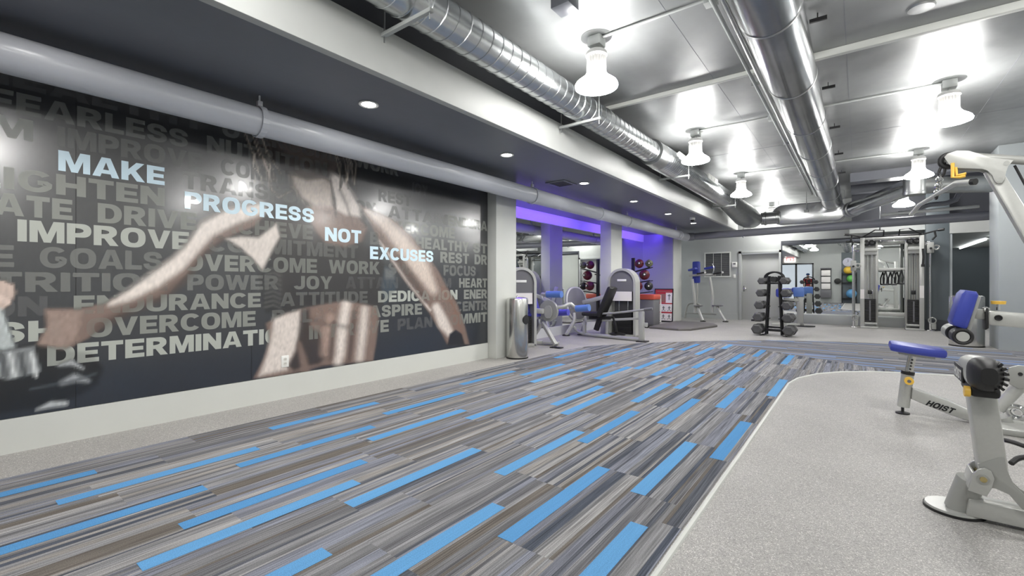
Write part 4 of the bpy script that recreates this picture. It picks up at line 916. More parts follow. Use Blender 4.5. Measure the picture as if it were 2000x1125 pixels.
for (ua, va, ub, vb, Y, m, nm) in ((1069, 575, 1097, 575, 7.2, M_blue2, 'knee_roller'), (1126, 603, 1151, 601, 7.35, M_blue2, 'ankle_roller'), (1086, 611, 1110, 610, 7.5, M_purple, 'lower_roller')):
    p, q = at(ua, va, Y), at(ub, vb, Y); d = (q - p).normalized(); b = MB(); b.cyl(p, q, .062, n=24); rr = obj(nm, b, m, t)
    b = MB(); b.cyl(p - d * .14, p, .02, n=12); b.cyl(p - d * .012, p, .066, n=24); obj('axle', b, M_silver2, rr)
b = MB(); b.tube([at(1080, 600, 7.15), at(1100, 600, 7.2), at(1113, 592, 7.3), at(1122, 600, 7.35)], .035, 12, 1); obj('swing_arm', b, M_silver, t)
b = MB(); b.tube([at(1070, 590, 7.15), at(1060, 585, 7.2), at(1057, 574, 7.2), at(1066, 575, 7.2)], .03, 12, 1); obj('knee_arm', b, M_silver, t)
Mp = Matrix.Translation(at(1036, 590, 7.1)) @ Matrix.Rotation(R(-18), 4, 'Y')
b = MB(); b.box(-.05, .05, -.2, .2, -.22, .28, .035); b.b.transform(Mp); obj('backrest', b, M_purple, t)
p = at(1040, 614, 7.1); b = MB(); b.box(p.x - .16, p.x + .18, p.y - .2, p.y + .2, p.z - .04, p.z + .04, .03); obj('seat', b, M_purple, t)

# ---------------------------------------------------------------- ball tree and its balls, bins behind
t = thing('ball_rack', 'black upright medicine ball tree before the alcove end', 'ball rack', (-4.82, 11.7, 0))
b = MB(); b.box(-4.86, -4.78, 11.66, 11.74, 0, 1.84, .01); obj('post', b, M_blackm, t)
b = MB(); b.box(-5.1, -4.35, 11.5, 11.9, 0, .05, .01); obj('base', b, M_blackm, t)
BALLS = []
for z, mid in ((1.66, 'top'), (1.36, 'middle'), (1.07, 'lowest')):
    b = MB()
    for dy in (-.1, .1): b.bar((-4.80, 11.7 + dy * .6, z - .2), (-4.32, 11.7 + dy, z - .13 + (.05 if mid == 'top' else 0)), .022, .022, .003)
    obj('arm', b, M_blackm, t)
def medball(x, y, z, r, m1, lb):
    t = thing('medicine_ball', lb, 'medicine ball', (x, y, z - r), group='medicine balls on the ball tree')
    b = MB(); b.ball((x, y, z), r, n=28); obj('shell', b, m1, t)
    b = MB()
    for ax in ((1, 0, 0), (0, 0, 1)): b.torus((x, y, z), r * 1.0, r * .035, ax, 28, 6)
    obj('seams', b, M_black, t)
    d = Vector((.35, -.93, .05)).normalized(); c = Vector((x, y, z))
    b = MB(); b.cyl(c + d * r * .86, c + d * r * 1.01, r * .36, n=18); pn = obj('panel', b, M_black, t)
    b = MB(); b.cyl(c + d * r * .98, c + d * r * 1.03, r * .16, n=14); obj('valve_badge', b, M_paper, pn)
for x, y, z, r, m, lb in ((-4.62, 11.62, 1.68, .118, M_redball, 'dark red medicine ball on the top arms of the ball tree'), (-4.37, 11.66, 1.68, .1, mat('olive grey rubber', rgb(104, 108, 84), .45), 'olive grey medicine ball at the end of the top arms'),
        (-4.50, 11.68, 1.385, .135, M_redball, 'large dark red medicine ball on the middle arms'), (-4.64, 11.55, 1.085, .13, M_redball, 'dark red medicine ball on the lowest arms, next to the post'), (-4.38, 11.66, 1.085, .112, M_black, 'black medicine ball at the end of the lowest arms')):
    medball(x, y, z, r, m, lb)
t = thing('plyo_box', 'dark padded box with an orange red top under the ball tree', 'box', (-4.62, 12.15, 0))
b = MB(); b.box(-4.95, -4.34, 11.92, 12.4, 0, .72, .02); obj('body', b, M_hood, t)
b = MB(); b.box(-4.97, -4.32, 11.9, 12.42, .72, .86, .03); obj('lid', b, M_orange, t)
t = thing('storage_crate', 'pale wire storage unit beside the exercise poster', 'storage unit', (-4.78, 13.1, 0))
b = MB()
for z in (.03, .28, .53, .78): b.box(-5.0, -4.62, 12.95, 13.3, z, z + .02)
obj('shelves', b, M_plastic, t)
for x in (-5.0, -4.63):
    for y in (12.95, 13.29):
        b = MB(); b.box(x - .012, x + .012, y - .012, y + .012, 0, .82); obj('leg', b, M_plastic, t)
b = MB()
for k in range(9): x = -4.98 + k * .042; b.cyl((x, 12.94, .03), (x, 12.94, .8), .004, n=6)
obj('wire_front', b, M_plastic, t)
# framed poster leaning on the alcove end
t = thing('poster_stand', 'framed red and white exercise chart leaning on the alcove end wall', 'poster', (-4.65, 13.62, .02))
Mq = Matrix.Translation((-4.66, 13.60, .02)) @ Matrix.Rotation(R(-4), 4, 'X')
def pst(nm, b, m, par=t): b.b.transform(Mq); return obj(nm, b, m, par)
b = MB(); b.box(-.28, .28, -.015, .015, 0, .025); b.box(-.28, .28, -.015, .015, .955, .98); b.box(-.28, -.255, -.015, .015, 0, .98); b.box(.255, .28, -.015, .015, 0, .98); pst('frame', b, M_black)
b = MB(); b.box(-.256, .256, -.006, .006, .02, .96); sh = pst('chart_sheet', b, M_paper)
b = MB()
for z0, z1 in ((.245, .29), (.52, .555), (.86, .955)): b.box(-.255, .255, -.008, -.006, z0, z1)
b.box(-.25, .06, -.0078, -.006, .56, .86); pst('red_bands', b, M_red, sh)
b = MB(); b.box(-.24, .05, -.0088, -.0078, .58, .82); b.box(-.2, .2, -.009, -.0078, .89, .905); pst('photo_panel', b, mat('printed brown', rgb(150, 108, 98), .5), sh)
b = MB()
for z in (.05, .3):
    for x in (-.17, 0, .17): b.box(x - .035, x + .035, -.0085, -.006, z + .1, z + .125); b.box(x - .012, x + .012, -.0085, -.006, z + .03, z + .16); b.box(x - .05, x - .03, -.0085, -.006, z + .01, z + .04); b.box(x + .03, x + .05, -.0085, -.006, z + .01, z + .04)
b.box(.12, .2, -.0085, -.006, .76, .79); b.box(.148, .172, -.0085, -.006, .64, .82); pst('exercise_figures', b, M_hood, sh)
# stretching mat
t = MB(); t.prism([(-4.55, 11.25), (-3.55, 11.1), (-3.28, 11.45), (-3.05, 13.0), (-3.3, 13.5), (-3.75, 13.65), (-4.9, 13.45), (-4.9, 13.0)][:0] or [(-4.28, 11.42), (-3.5, 11.3), (-3.25, 11.5), (-2.98, 12.9), (-3.15, 13.3), (-3.6, 13.55), (-4.2, 13.6), (-4.28, 13.5)], 'z', .0, .06, .02)
tag(base_at(obj('floor_mat', t, mat('dark foam mat', rgb(104, 101, 100), .5)), (-3.7, 12.4, 0)), 'dark grey rounded floor mat before the exercise chart', 'mat')
# captain's chair
t = thing('knee_raise_tower', 'silver vertical knee raise tower with blue pads before the vent grille', 'exercise machine', (-3.9, 14.9, 0))
def pl(u, v, Y): return at(u, v, Y)
for lst in ([(1352, 545, 14.7), (1356, 575, 14.7), (1358, 600, 14.7), (1357, 611, 14.7)], [(1386, 541, 14.9), (1392, 575, 14.9), (1391, 600, 14.9), (1391, 610, 14.9)]):
    b = MB(); b.tube([pl(*p) for p in lst], .042, 14, 1); obj('upright', b, M_silver, t)
for lst in ([(1363, 598, 14.7), (1366, 610, 14.6), (1373, 627.5, 14.45)], [(1401, 598, 14.9), (1405, 608, 14.8), (1417, 626, 14.7)]):
    pts = [pl(*p) for p in lst]; pts[-1].z = .025; b = MB(); b.tube(pts, .04, 12, 1); obj('leg', b, M_silver, t)
    q = pts[-1]; b = MB(); b.cyl((q.x, q.y, 0), (q.x, q.y, .025), .08, n=20); obj('foot_pad', b, M_black, t)
for (ua, ub, v, Y) in ((1357, 1371, 597, 14.7), (1392, 1411, 596.5, 14.9)):
    p, q = pl(ua, v, Y), pl(ub, v, Y); b = MB(); b.box(p.x, q.x, Y - .12, Y + .1, p.z - .02, p.z + .015, .006); obj('foot_step', b, M_hood, t)
b = MB(); b.tube([pl(1337, 621, 15.3), pl(1341, 600, 15.3), pl(1346, 592, 15.3), pl(1362, 592, 15.3), pl(1369, 598, 15.3)], .035, 12, 1); p = pl(1340, 611, 15.3); b.bar((p.x, 15.3, p.z), (pl(1400, 613, 15.1).x, 15.1, p.z), .05, .05); obj('rear_frame', b, M_silver2, t)
b = MB(); b.tube([pl(1361, 550, 15.0), pl(1362, 570, 15.0), pl(1360, 590, 15.1)], .036, 12, 1); obj('back_post', b, M_silver, t)
p = pl(1361, 533, 14.85); b = MB(); b.box(p.x - .13, p.x + .1, p.y - .05, p.y + .05, p.z - .32, p.z + .36, .04); obj('back_pad', b, M_blue, t)
for (ua, ub, v, Y, dz) in ((1346, 1362, 528, 14.6, .05), (1377, 1396, 525, 14.75, .05)):
    p, q = pl(ua, v, Y), pl(ub, v - 3, Y); b = MB(); b.bar(p, q + Vector((0, -.1, 0)), .15, .07, .025); obj('arm_pad', b, M_blue, t)
for (ua, va, ub, vb, Y) in ((1361, 535, 1377, 532, 14.5), (1393, 535, 1411, 532, 14.6)):
    p, q = pl(ua, va, Y), pl(ub, vb, Y); b = MB(); b.cyl(p, q, .022, n=14); g = obj('hand_grip', b, M_black, t)
    b = MB(); b.ball(q, .032); obj('grip_end', b, M_plastic, g)
b = MB(); b.tube([pl(1393, 533, 14.6), pl(1395, 525, 14.6), pl(1392, 515, 14.6)], .016, 10, 1); obj('upper_handle', b, M_chrome, t)
b = MB(); b.bar(pl(1345, 538, 14.65), pl(1398, 536, 14.8), .06, .07, .012); obj('cross_beam', b, M_silver2, t)

# ---------------------------------------------------------------- dumbbell rack with its dumbbells
RX, RY, RZ = -1.49, 11.45, R(-4)
RM = Matrix.Translation((RX, RY, 0)) @ Matrix.Rotation(RZ, 4, 'Z')
t = thing('dumbbell_rack', 'black A-frame dumbbell rack standing at the edge of the striped carpet', 'dumbbell rack', (RX, RY, 0), RZ)
def rk(nm, b, m=M_blackm, par=t): b.b.transform(RM); return obj(nm, b, m, par)
TIERS = [(1.21, .215), (.945, .24), (.675, .265), (.405, .285), (.14, .305)]
for s in (-1, 1):
    for y in (0, .16):
        b = MB(); b.tube([(s * .155, y, .02), (s * .105, y, 1.2), (s * .1, y, 1.32)], .02, 10); rk('upright', b)
    for y in (-.02, .2):
        b = MB(); b.cyl((s * .25, y, 0), (s * .25, y, .012), .022, n=12); b.bar((s * .15, y, .03), (s * .26, y, .006), .03, .012, .002); rk('foot', b)
for y in (0, .16):
    b = MB(); b.tube([(-.19, y, 1.24), (-.16, y, 1.36), (0, y, 1.42), (.16, y, 1.36), (.19, y, 1.24)], .018, 10, 2); rk('carry_handle', b)
for q in ((-.16, .16, -.03, .03, .1, .16), (-.16, .16, .13, .19, .16, .2), (-.12, .12, -.03, .02, 1.14, 1.18)):
    b = MB(); b.box(*q, .006); rk('cross_bar', b)
b = MB(); b.box(-.46, -.28, .04, .1, .3, .34, .004); rk('side_bracket', b)
for z, x in TIERS:
    for s in (-1, 1):
        b = MB(); r = .078 + (1.21 - z) * .035; b.box(min(s * .1, s * x + s * .03), max(s * .1, s * x + s * .03), .03, .09, z - .034, z - .017, .004); b.box(min(s * .09, s * .15), max(s * .09, s * .15), 0, .16, z - .04, z - .017, .004); rk('saddle', b)
tn = ('top', 'second', 'middle', 'fourth', 'bottom')
for k, (z, x) in enumerate(TIERS):
    r = .084 + (1.21 - z) * .034
    def dumb(lb):
        d = thing('dumbbell', lb, 'dumbbell', tuple(RM @ Vector((s * x, -.05, z - r))), RZ, 'hexagonal dumbbells on the rack')
        for yy in (-.13, .13):
            b = MB(); L = .05 + r * .28; n = 6
            prof = [(0, yy - L), (r * .72, yy - L), (r, yy - L + .025), (r, yy + L - .025), (r * .72, yy + L), (0, yy + L)]
            b.lathe([(a, c) for a, c in prof], n=6, M=Matrix.Rotation(-PI / 2, 4, 'X') @ Matrix.Rotation(R(0), 4, 'Z'))
            b.b.transform(RM @ Matrix.Translation((s * x, .06, z))); h = obj('head', b, M_hex, d, False)
        b = MB(); b.cyl((0, -.1, 0), (0, .1, 0), .016, n=14); b.b.transform(RM @ Matrix.Translation((s * x, .06, z))); obj('handle', b, M_chrome, d)
    for s in (-1, 1): dumb('grey hexagonal dumbbell on the %s tier of the rack, %s side' % (tn[k], 'door' if s < 0 else 'mirror'))
s, x, z, r = 0, 0, 1.33, .06
d = thing('dumbbell', 'small round black dumbbell lying under the top handle of the rack', 'dumbbell', tuple(RM @ Vector((0, 0, 1.27))), RZ)
for yy in (-.05, .2):
    b = MB(); b.cyl((0, yy - .03, 1.245), (0, yy + .03, 1.245), .062, n=24); b.b.transform(RM); obj('head', b, M_black, d)
b = MB(); b.cyl((0, -.03, 1.245), (0, .2, 1.245), .015, n=12); b.b.transform(RM); obj('handle', b, M_chrome, d)
# bench behind the rack
t = thing('exercise_bench', 'blue padded bench with a grey pedestal between the dumbbell rack and the mirror', 'bench', (-1.2, 14.3, 0))
p, q = at(1516, 572, 14.1), at(1546, 573, 14.1)
b = MB(); b.box(p.x, q.x, 13.95, 14.3, p.z - .12, p.z + .13, .06); obj('seat_pad', b, M_blue, t)
p, q = at(1550, 571, 14.5), at(1571, 571, 14.5)
b = MB(); b.box(p.x, q.x, 14.4, 14.5, p.z - .12, p.z + .14, .03); obj('back_pad', b, M_blue2, t)
p = at(1563, 600, 14.5); b = MB(); b.box(p.x - .075, p.x + .075, 14.43, 14.57, .02, .84, .02); obj('pedestal', b, M_silver2, t)
b = MB(); b.cyl((p.x + .12, 14.5, 0), (p.x + .12, 14.5, .025), .22, n=28); obj('base_plate', b, M_black, t)
a = at(1531, 590, 14.1); b = MB(); b.bar((a.x, 14.12, .74), (p.x, 14.5, .7), .07, .07); b.bar((a.x - .1, 14.1, .72), (a.x + .06, 14.12, .03), .06, .06); b.bar((a.x - .3, 14.1, .05), (p.x, 14.4, .05), .06, .06); obj('frame', b, M_silver, t)

# ---------------------------------------------------------------- cable crossover
FY = 14.95
t = thing('cable_machine', 'tall silver double cable machine in front of the back mirror', 'cable machine', (.62, FY, 0))
for k, (x0, x1) in enumerate(((.03, .40), (.92, 1.27))):
    xm = (x0 + x1) / 2 - (.0 if k == 0 else .03)
    b = MB(); b.box(x0, x0 + .09, FY - .06, FY + .1, .05, 2.34, .01) if k == 0 else b.box(x1 - .09, x1, FY - .06, FY + .1, .05, 2.34, .01); obj('front_post', b, M_silver, t)
    b = MB(); xa = x1 - .06 if k == 0 else x0; b.box(xa, xa + .06, FY + .08, FY + .3, .05, 2.32, .01); obj('rear_post', b, M_silver2, t)
    b = MB(); b.box(x0 + .08, x1 - .05, FY + .26, FY + .28, .1, 2.25); obj('back_plate', b, M_silver, t)
    b = MB()
    for j in range(14): b.box(xm - .1, xm + .13, FY - .02, FY + .16, .17 + j * .042, .207 + j * .042, .003)
    st_ = obj('weight_stack', b, M_black, t)
    b = MB(); b.box(xm + .0, xm + .03, FY - .026, FY - .02, .2, .72); obj('number_strip', b, M_hood, st_)
    b = MB()
    for dx in (-.03, .06): b.cyl((xm + dx, FY + .07, .1), (xm + dx, FY + .07, 2.0), .011, n=10)
    obj('guide_rods', b, M_chrome, t)
    b = MB(); b.box(xm - .02, xm + .05, FY + .03, FY + .1, .88, .98, .01); b.cyl((xm + .015, FY + .05, .76), (xm + .015, FY + .05, 2.05), .005, n=8); obj('selector_block', b, M_black, t)
    b = MB(); b.box(x0 + .02, x1 - .02, FY - .04, FY + .2, .1, .15, .008); b.box(x0, x1, FY - .1, FY + .3, 0, .05, .008); obj('base', b, M_silver, t)
    b = MB(); b.box(x0 + .05, x1 - .02, FY - .05, FY + .2, 1.98, 2.06, .008); b.box(x0 + .06, x1 - .03, FY + .0, FY + .12, 1.9, 1.98); obj('pulley_bracket', b, M_silver2, t)
    for dx in (-.05, .06):
        b = MB(); b.torus((xm + dx, FY - .02, 2.2), .06, .02, (0, 1, .3), 24, 8); b.cyl((xm + dx, FY - .04, 2.2), (xm + dx, FY + .05, 2.2), .035, n=16); obj('pulley', b, M_blackm, t)
    xo = -.11 if k == 0 else 1.38
    b = MB(); b.cyl((xo, FY - .05, .03), (xo, FY - .05, 2.15), .028, n=16); b.box(xo - .07, xo + .07, FY - .12, FY + .03, 0, .03, .004); b.bar((xo, FY - .05, 2.13), (x0 if k == 0 else x1, FY, 2.13), .06, .09); obj('guide_post', b, M_chrome, t)
    zc = 1.62 if k == 0 else 2.02
    b = MB(); b.box(xo - .06, xo + .06, FY - .12, FY + .02, zc - .13, zc + .13, .012); b.torus((xo + (.09 if k == 0 else .1), FY - .08, zc), .05, .018, (0, 1, 0)); tr = obj('trolley', b, M_silver2, t)
    b = MB(); b.cyl((xo, FY - .13, zc - .02), (xo, FY - .17, zc - .02), .025, n=14); obj('pin_knob', b, M_black, tr)
    b = MB(); b.torus((xo + .03, FY - .1, .26), .07, .012, (.4, 1, 0)); b.box(xo + .02, xo + .1, FY - .1, FY, .05, .2, .01); obj('low_pulley', b, M_silver2, t)
    b = MB(); xs = x0 + .005 if k == 0 else x1 - .085; b.box(xs, xs + .08, FY - .066, FY - .06, .76 if k == 0 else .8, 1.0 if k == 0 else 1.1); obj('placard', b, M_paper, t)
b = MB(); b.box(.05, 1.25, FY + .02, FY + .1, 2.26, 2.34, .01); b.box(.36, .96, FY + .14, FY + .2, 2.16, 2.2, .008); obj('top_beam', b, M_silver, t)
for z0, z1 in ((.32, .42), (1.48, 1.55)):
    b = MB(); b.box(.36, .96, FY + .14, FY + .2, z0, z1, .01); obj('cross_member', b, M_silver, t)
b = MB(); b.tube([(-.2, FY - .25, 2.42), (.05, FY - .05, 2.36), (.35, FY - .05, 2.36), (.95, FY - .05, 2.36), (1.25, FY - .05, 2.36), (1.5, FY - .25, 2.42)], .018, 10); b.tube([(.08, FY - .05, 2.36), (.33, FY - .3, 2.5), (.5, FY - .3, 2.48), (.5, FY - .05, 2.36)], .015, 8); b.tube([(.8, FY - .05, 2.36), (.8, FY - .3, 2.48), (.97, FY - .3, 2.5), (1.22, FY - .05, 2.36)], .015, 8); pb = obj('pull_up_bar', b, M_blackm, t)
for x, d in ((-.2, -1), (1.5, 1)):
    b = MB(); b.cyl((x, FY - .25, 2.42), (x + d * .1, FY - .3, 2.43), .032, n=14); b.tube([(x + d * -.06, FY - .2, 2.40), (x - d * .04, FY - .2, 2.28), (x - d * .1, FY - .18, 2.2)], .022, 10); obj('grip', b, M_black, pb)
b = MB(); b.tube([(1.24, FY - .1, 2.0), (1.25, FY - .12, 1.8), (1.24, FY - .12, 1.62)], .022, 10); b.cyl((1.24, FY - .12, 1.56), (1.24, FY - .12, 1.62), .035, n=14)
tag(obj('triceps_rope', b, M_black), 'black rope handle hanging from the right tower of the cable machine', 'rope handle')
for x, z in ((.55, 1.5), (.72, 1.5), (.86, 1.52)):
    t = thing('cable_attachment', 'black cable handle hanging from the cross member, %s' % {.55: 'nearest the left stack', .72: 'in the middle', .86: 'nearest the right stack'}[x], 'cable handle', (x, FY + .12, z), group='cable handles on the cross member')
    b = MB(); b.tube([(x, FY + .12, z - .02), (x - .05, FY + .11, z - .2), (x - .05, FY + .11, z - .36), (x + .02, FY + .11, z - .36), (x + .03, FY + .11, z - .2), (x, FY + .12, z - .02)], .016, 8); obj('strap', b, M_black, t)
    b = MB(); b.cyl((x - .06, FY + .11, z - .37), (x + .05, FY + .11, z - .37), .02, n=12); obj('grip', b, M_blackm, t)
# person beyond the glass doors, seen in the mirror
t = thing('person', 'person in red shirt and blue cap behind the glass doors, seen in the mirror', 'person', (-2.55, -2.3, 0))
def skin(verts, edges, rad, nm, m, par):
    me = bpy.data.meshes.new(nm); me.from_pydata([Vector(v) for v in verts], edges, []); o = bpy.data.objects.new(nm, me); COL.objects.link(o)
    md = o.modifiers.new('s', 'SKIN'); md.use_smooth_shade = True
    for v, r in zip(me.skin_vertices[0].data, rad): v.radius = (r, r) if not isinstance(r, tuple) else r
    me.skin_vertices[0].data[0].use_root = True
    sb = o.modifiers.new('d', 'SUBSURF'); sb.levels = 1; sb.render_levels = 1
    dg = bpy.context.evaluated_depsgraph_get(); m2 = bpy.data.meshes.new_from_object(o.evaluated_get(dg)); bpy.data.objects.remove(o)
    b = bmesh.new(); b.from_mesh(m2); bpy.data.meshes.remove(m2); b.transform(WM[par]); return obj(nm, b, m, par)
V = [(0, 0, .95), (0, 0, 1.15), (0, 0, 1.38), (0, .01, 1.48), (0, .02, 1.58), (0, .02, 1.72), (.18, 0, 1.42), (.22, .02, 1.15), (.2, .12, .95), (-.18, 0, 1.42), (-.22, .02, 1.15), (-.2, .12, .95), (.1, 0, .88), (.1, .01, .48), (.1, -.02, .08), (.1, .14, .05), (-.1, 0, .88), (-.1, .01, .48), (-.1, -.02, .08), (-.1, .14, .05)]
skin(V, [(0, 1), (1, 2), (2, 3), (3, 4), (4, 5), (2, 6), (6, 7), (7, 8), (2, 9), (9, 10), (10, 11), (0, 12), (12, 13), (13, 14), (14, 15), (0, 16), (16, 17), (17, 18), (18, 19)], [.13, .13, .14, .05, .075, .085, .06, .045, .035, .06, .045, .035, .085, .06, .045, .035, .085, .06, .045, .035], 'body', M_skin, t)
skin([(0, 0, .95), (0, 0, 1.15), (0, 0, 1.4), (.19, 0, 1.42), (.225, .02, 1.22), (-.19, 0, 1.42), (-.225, .02, 1.22)], [(0, 1), (1, 2), (2, 3), (3, 4), (2, 5), (5, 6)], [.15, .15, .155, .075, .07, .075, .07], 'shirt', M_shirt, t)
skin([(0, 0, .92), (.1, 0, .86), (.1, .01, .48), (.1, -.02, .1), (-.1, 0, .86), (-.1, .01, .48), (-.1, -.02, .1)], [(0, 1), (1, 2), (2, 3), (0, 4), (4, 5), (5, 6)], [.145, .1, .075, .06, .1, .075, .06], 'trousers', M_jean, t)
b = MB(); b.lathe([(.1, 0), (.1, .05), (.07, .1), (0, .115)], c=(-2.55, -2.28, 1.69), n=20); b.box(-2.62, -2.48, -2.2, -2.08, 1.69, 1.705, .004); obj('cap', b, M_cap, t)

# ---------------------------------------------------------------- lat pulldown and row machine at the right (its profile stands in the plane y = AY)
AY = 5.3
def pa(u, v, dy=0.): p = at(u, v, AY); p.y += dy; return p
def plate(poly, y0, y1, bev=.006):
    b = MB(); b.prism([(p.x, p.z) for p in (pa(*q) for q in poly)], 'y', y0, y1, bev); return b
t = thing('lat_machine', 'large silver lat pulldown machine with blue pads at the right edge', 'exercise machine', (.9, AY, 0))
# seat on its telescoping post
p, q = pa(1737, 674), pa(1846, 690); b = MB(); d = (q - p); ang = -math.atan2(d.z, d.x); M = Matrix.Translation((p + q) / 2) @ Matrix.Rotation(ang, 4, 'Y')
L = d.length; b.prism([(-L / 2, -.15), (-L / 2 + .05, -.17), (L / 2 - .12, -.17), (L / 2, -.11), (L / 2, .11), (L / 2 - .12, .17), (-L / 2 + .05, .17), (-L / 2, .15)], 'z', -.035, .035, .022); b.b.transform(M); obj('seat', b, M_blue, t)
b = MB(); b.box(-.12, .12, -.08, .08, -.06, -.03, .006); b.b.transform(M); obj('seat_bracket', b, M_silver2, t)
b = MB(); b.cyl(pa(1783, 690), pa(1773, 735), .029, n=20)
ip = obj('inner_post', b, M_steel, t)
b = MB()
for k in range(5): c = pa(1781 - 1.3 * k, 702 + 6 * k); b.cyl(c + Vector((.0, -.033, 0)), c + Vector((0, -.02, 0)), .008, n=10)
obj('adjust_holes', b, M_black, ip)
b = MB(); b.cyl(pa(1773, 729), pa(1764, 794), .044, n=24); op = obj('outer_post', b, M_silver, t)
b = MB(); b.cyl(pa(1773.6, 725), pa(1772.6, 731), .047, n=24); obj('collar', b, M_black, op)
c = pa(1774, 741, -.05); b = MB(); b.cyl(c, c + Vector((0, -.05, 0)), .032, n=18); yk = obj('adjust_knob', b, M_yellow, op); yk['label'] = 'yellow adjustment knob'
b = MB(); b.cyl(c + Vector((0, -.052, 0)), c + Vector((0, -.045, 0)), .014, n=14); obj('knob_cap', b, M_hood, op)
f = pa(1763, 796); b = MB(); b.cyl(f, (f.x, f.y, .02), .011, n=10); b.lathe([(0, 0), (.05, 0), (.05, .012), (.02, .02), (0, .022)], c=(f.x, f.y, 0), n=24); obj('levelling_foot', b, M_black, t)
# main spine tube with its lettering
top = [(1781, 756), (1815, 768), (1850, 780), (1885, 796), (1915, 806), (1950, 814), (2010, 822), (2090, 832)]
bot = [(1779, 778), (1815, 793), (1850, 807), (1880, 818), (1908, 825), (1950, 836), (2010, 846), (2090, 858)]
b = plate(top + bot[::-1], AY - .04, AY + .04, .014); obj('spine_tube', b, M_silver, t)
p = pa(1806, 789, -.0415); q = pa(1858, 806, -.0415); ex = q - p; hgt = pa(1806, 777.5, -.0415) - p
text_at('lettering', 'HOIST', p, ex, hgt + ex * .16, M_blackm, t)
# saddle, diagonal strut, link plate, pulley
b = MB(); b.cyl(pa(1950, 815), pa(1966, 842), .075, n=24); obj('saddle', b, M_silver2, t)
b = MB(); b.cyl(pa(1948, 800), pa(2020, 725), .042, n=22); obj('diagonal_strut', b, M_silver, t)
b = plate([(1962, 733), (1966, 716), (1985, 711), (2010, 714), (2022, 730), (2010, 752), (1985, 756), (1968, 748)], AY - .07, AY - .05, .004); obj('link_plate', b, M_silver2, t)
c = pa(1988, 728, -.075); b = MB(); b.cyl(c, c + Vector((0, .03, 0)), .014, n=12); obj('bolt', b, M_black, t)
c = pa(1985, 804, -.02); b = MB(); b.torus(c, .05, .018, (.5, 1, .3)); b.cyl(c + Vector((0, -.02, 0)), c + Vector((0, .02, 0)), .02, n=12); obj('pulley', b, M_chrome, t)
# chest pad on its arm
b = MB(); b.bar(pa(1894, 612), pa(1925, 614), .075, .08, .012); obj('sliding_arm', b, M_silver2, t)
b = MB(); b.bar(pa(1926, 620), pa(2090, 634), .10, .115, .018); obj('pad_arm', b, M_silver, t)
b = plate([(1921, 602), (1927, 600), (1928, 640), (1922, 643)], AY - .07, AY + .07, .004); obj('clamp', b, M_black, t)
b = MB(); b.tube([pa(1919, 607, -.06), pa(1923, 600, -.06), pa(1928, 602, -.06), pa(1926, 609, -.06)], .01, 8, 1); obj('clamp_lever', b, M_chrome, t)
c = pa(1947, 620, -.055); b = MB(); b.torus(c, .018, .006, (0, 1, 0), 18, 8); b.cyl(c, c + Vector((0, -.004, 0)), .012, n=14); obj('bolt', b, M_blackm, t)
b = MB(); b.cyl(pa(1950, 606), pa(1950, 593), .013, n=12); pn = obj('pull_pin', b, M_chrome, t)
b = MB(); b.cyl(pa(1950, 594), pa(1950, 588), .042, .045, n=20); k = obj('pin_knob', b, M_yellow, pn); k['label'] = 'yellow pull knob'
pd = [(1880, 566), (1902, 569), (1906, 576), (1886, 636), (1880, 642), (1858, 634), (1854, 626), (1872, 573)]
b = plate(pd, AY - .13, AY + .13, .02); obj('chest_pad', b, M_blue, t)
b = plate([(1904, 574), (1912, 580), (1892, 645), (1884, 642)], AY - .09, AY + .09, .004); obj('pad_plate', b, M_silver2, t)
# thigh rollers
c0, c1 = Vector((.668, 5.13, .722)), Vector((.668, 5.74, .722))
b = MB(); b.cyl(c0, c1, .022, n=14); b.bar(pa(1888, 636), c0.lerp(c1, .4), .05, .05); obj('roller_axle', b, M_silver2, t)
for a_, b_, lb in ((c0, c0 + Vector((0, .16, 0)), 'near'), (c1 - Vector((0, .26, 0)), c1, 'far')):
    b = MB(); b.cyl(a_, b_, .066, n=28); r_ = obj('thigh_roller', b, M_black if lb == 'near' else M_silver2, t)
    b = MB(); b.cyl(a_ + Vector((0, -.008, 0)), a_, .04, n=24); obj('roller_cap', b, M_silver, r_)
    b = MB(); b.torus(a_ + Vector((0, -.002, 0)), .055, .012, (0, 1, 0)); obj('roller_rim', b, M_black, r_)
# overhead boom
bm_ = [(1842, 310), (1849, 303), (1866, 298), (1890, 298), (1908, 303), (1932, 311), (1976, 316), (1966, 327), (1961, 338), (1959, 352), (1953, 360), (1945, 361), (1939, 356), (1934, 345), (1925, 336), (1915, 333), (1862, 331), (1850, 323)]
for dy in (-.06, .05):
    b = plate(bm_, AY + dy - .006, AY + dy + .006, .003); obj('boom_plate', b, M_silver, t)
b = MB(); b.tube([pa(1893, 306), pa(2010, 314), pa(2090, 319)], .034, 16); obj('top_tube', b, M_silver2, t)
b = plate([(1922, 338), (1958, 338), (2090, 548), (2090, 628)], AY - .045, AY + .045, .016); obj('diagonal_arm', b, M_silver, t)
b = MB(); b.torus(pa(1853, 314), .05, .022, (0, 1, 0)); obj('boom_pulley', b, M_black, t)
for u, v in ((1949, 354), (1962, 322)):
    c = pa(u, v, -.068); b = MB(); b.cyl(c, c + Vector((0, .01, 0)), .018, n=16); obj('bolt', b, M_silver2, t)
b = MB(); b.tube([pa(1858, 322, -.07), pa(1858, 349, -.07), pa(1872, 349, -.07), pa(1882, 346, -.07)], .013, 10); b.tube([pa(1864, 330, -.07), pa(1866, 345, -.07), pa(1884, 342, -.07)], .011, 10); yb = obj('warning_bracket', b, M_yellow, t); yb['label'] = 'yellow pin bracket'
b = MB(); b.tube([pa(1983, 322, .02), pa(2005, 362, .02), pa(2090, 515, .02)], .009, 8); obj('cable', b, M_black, t)
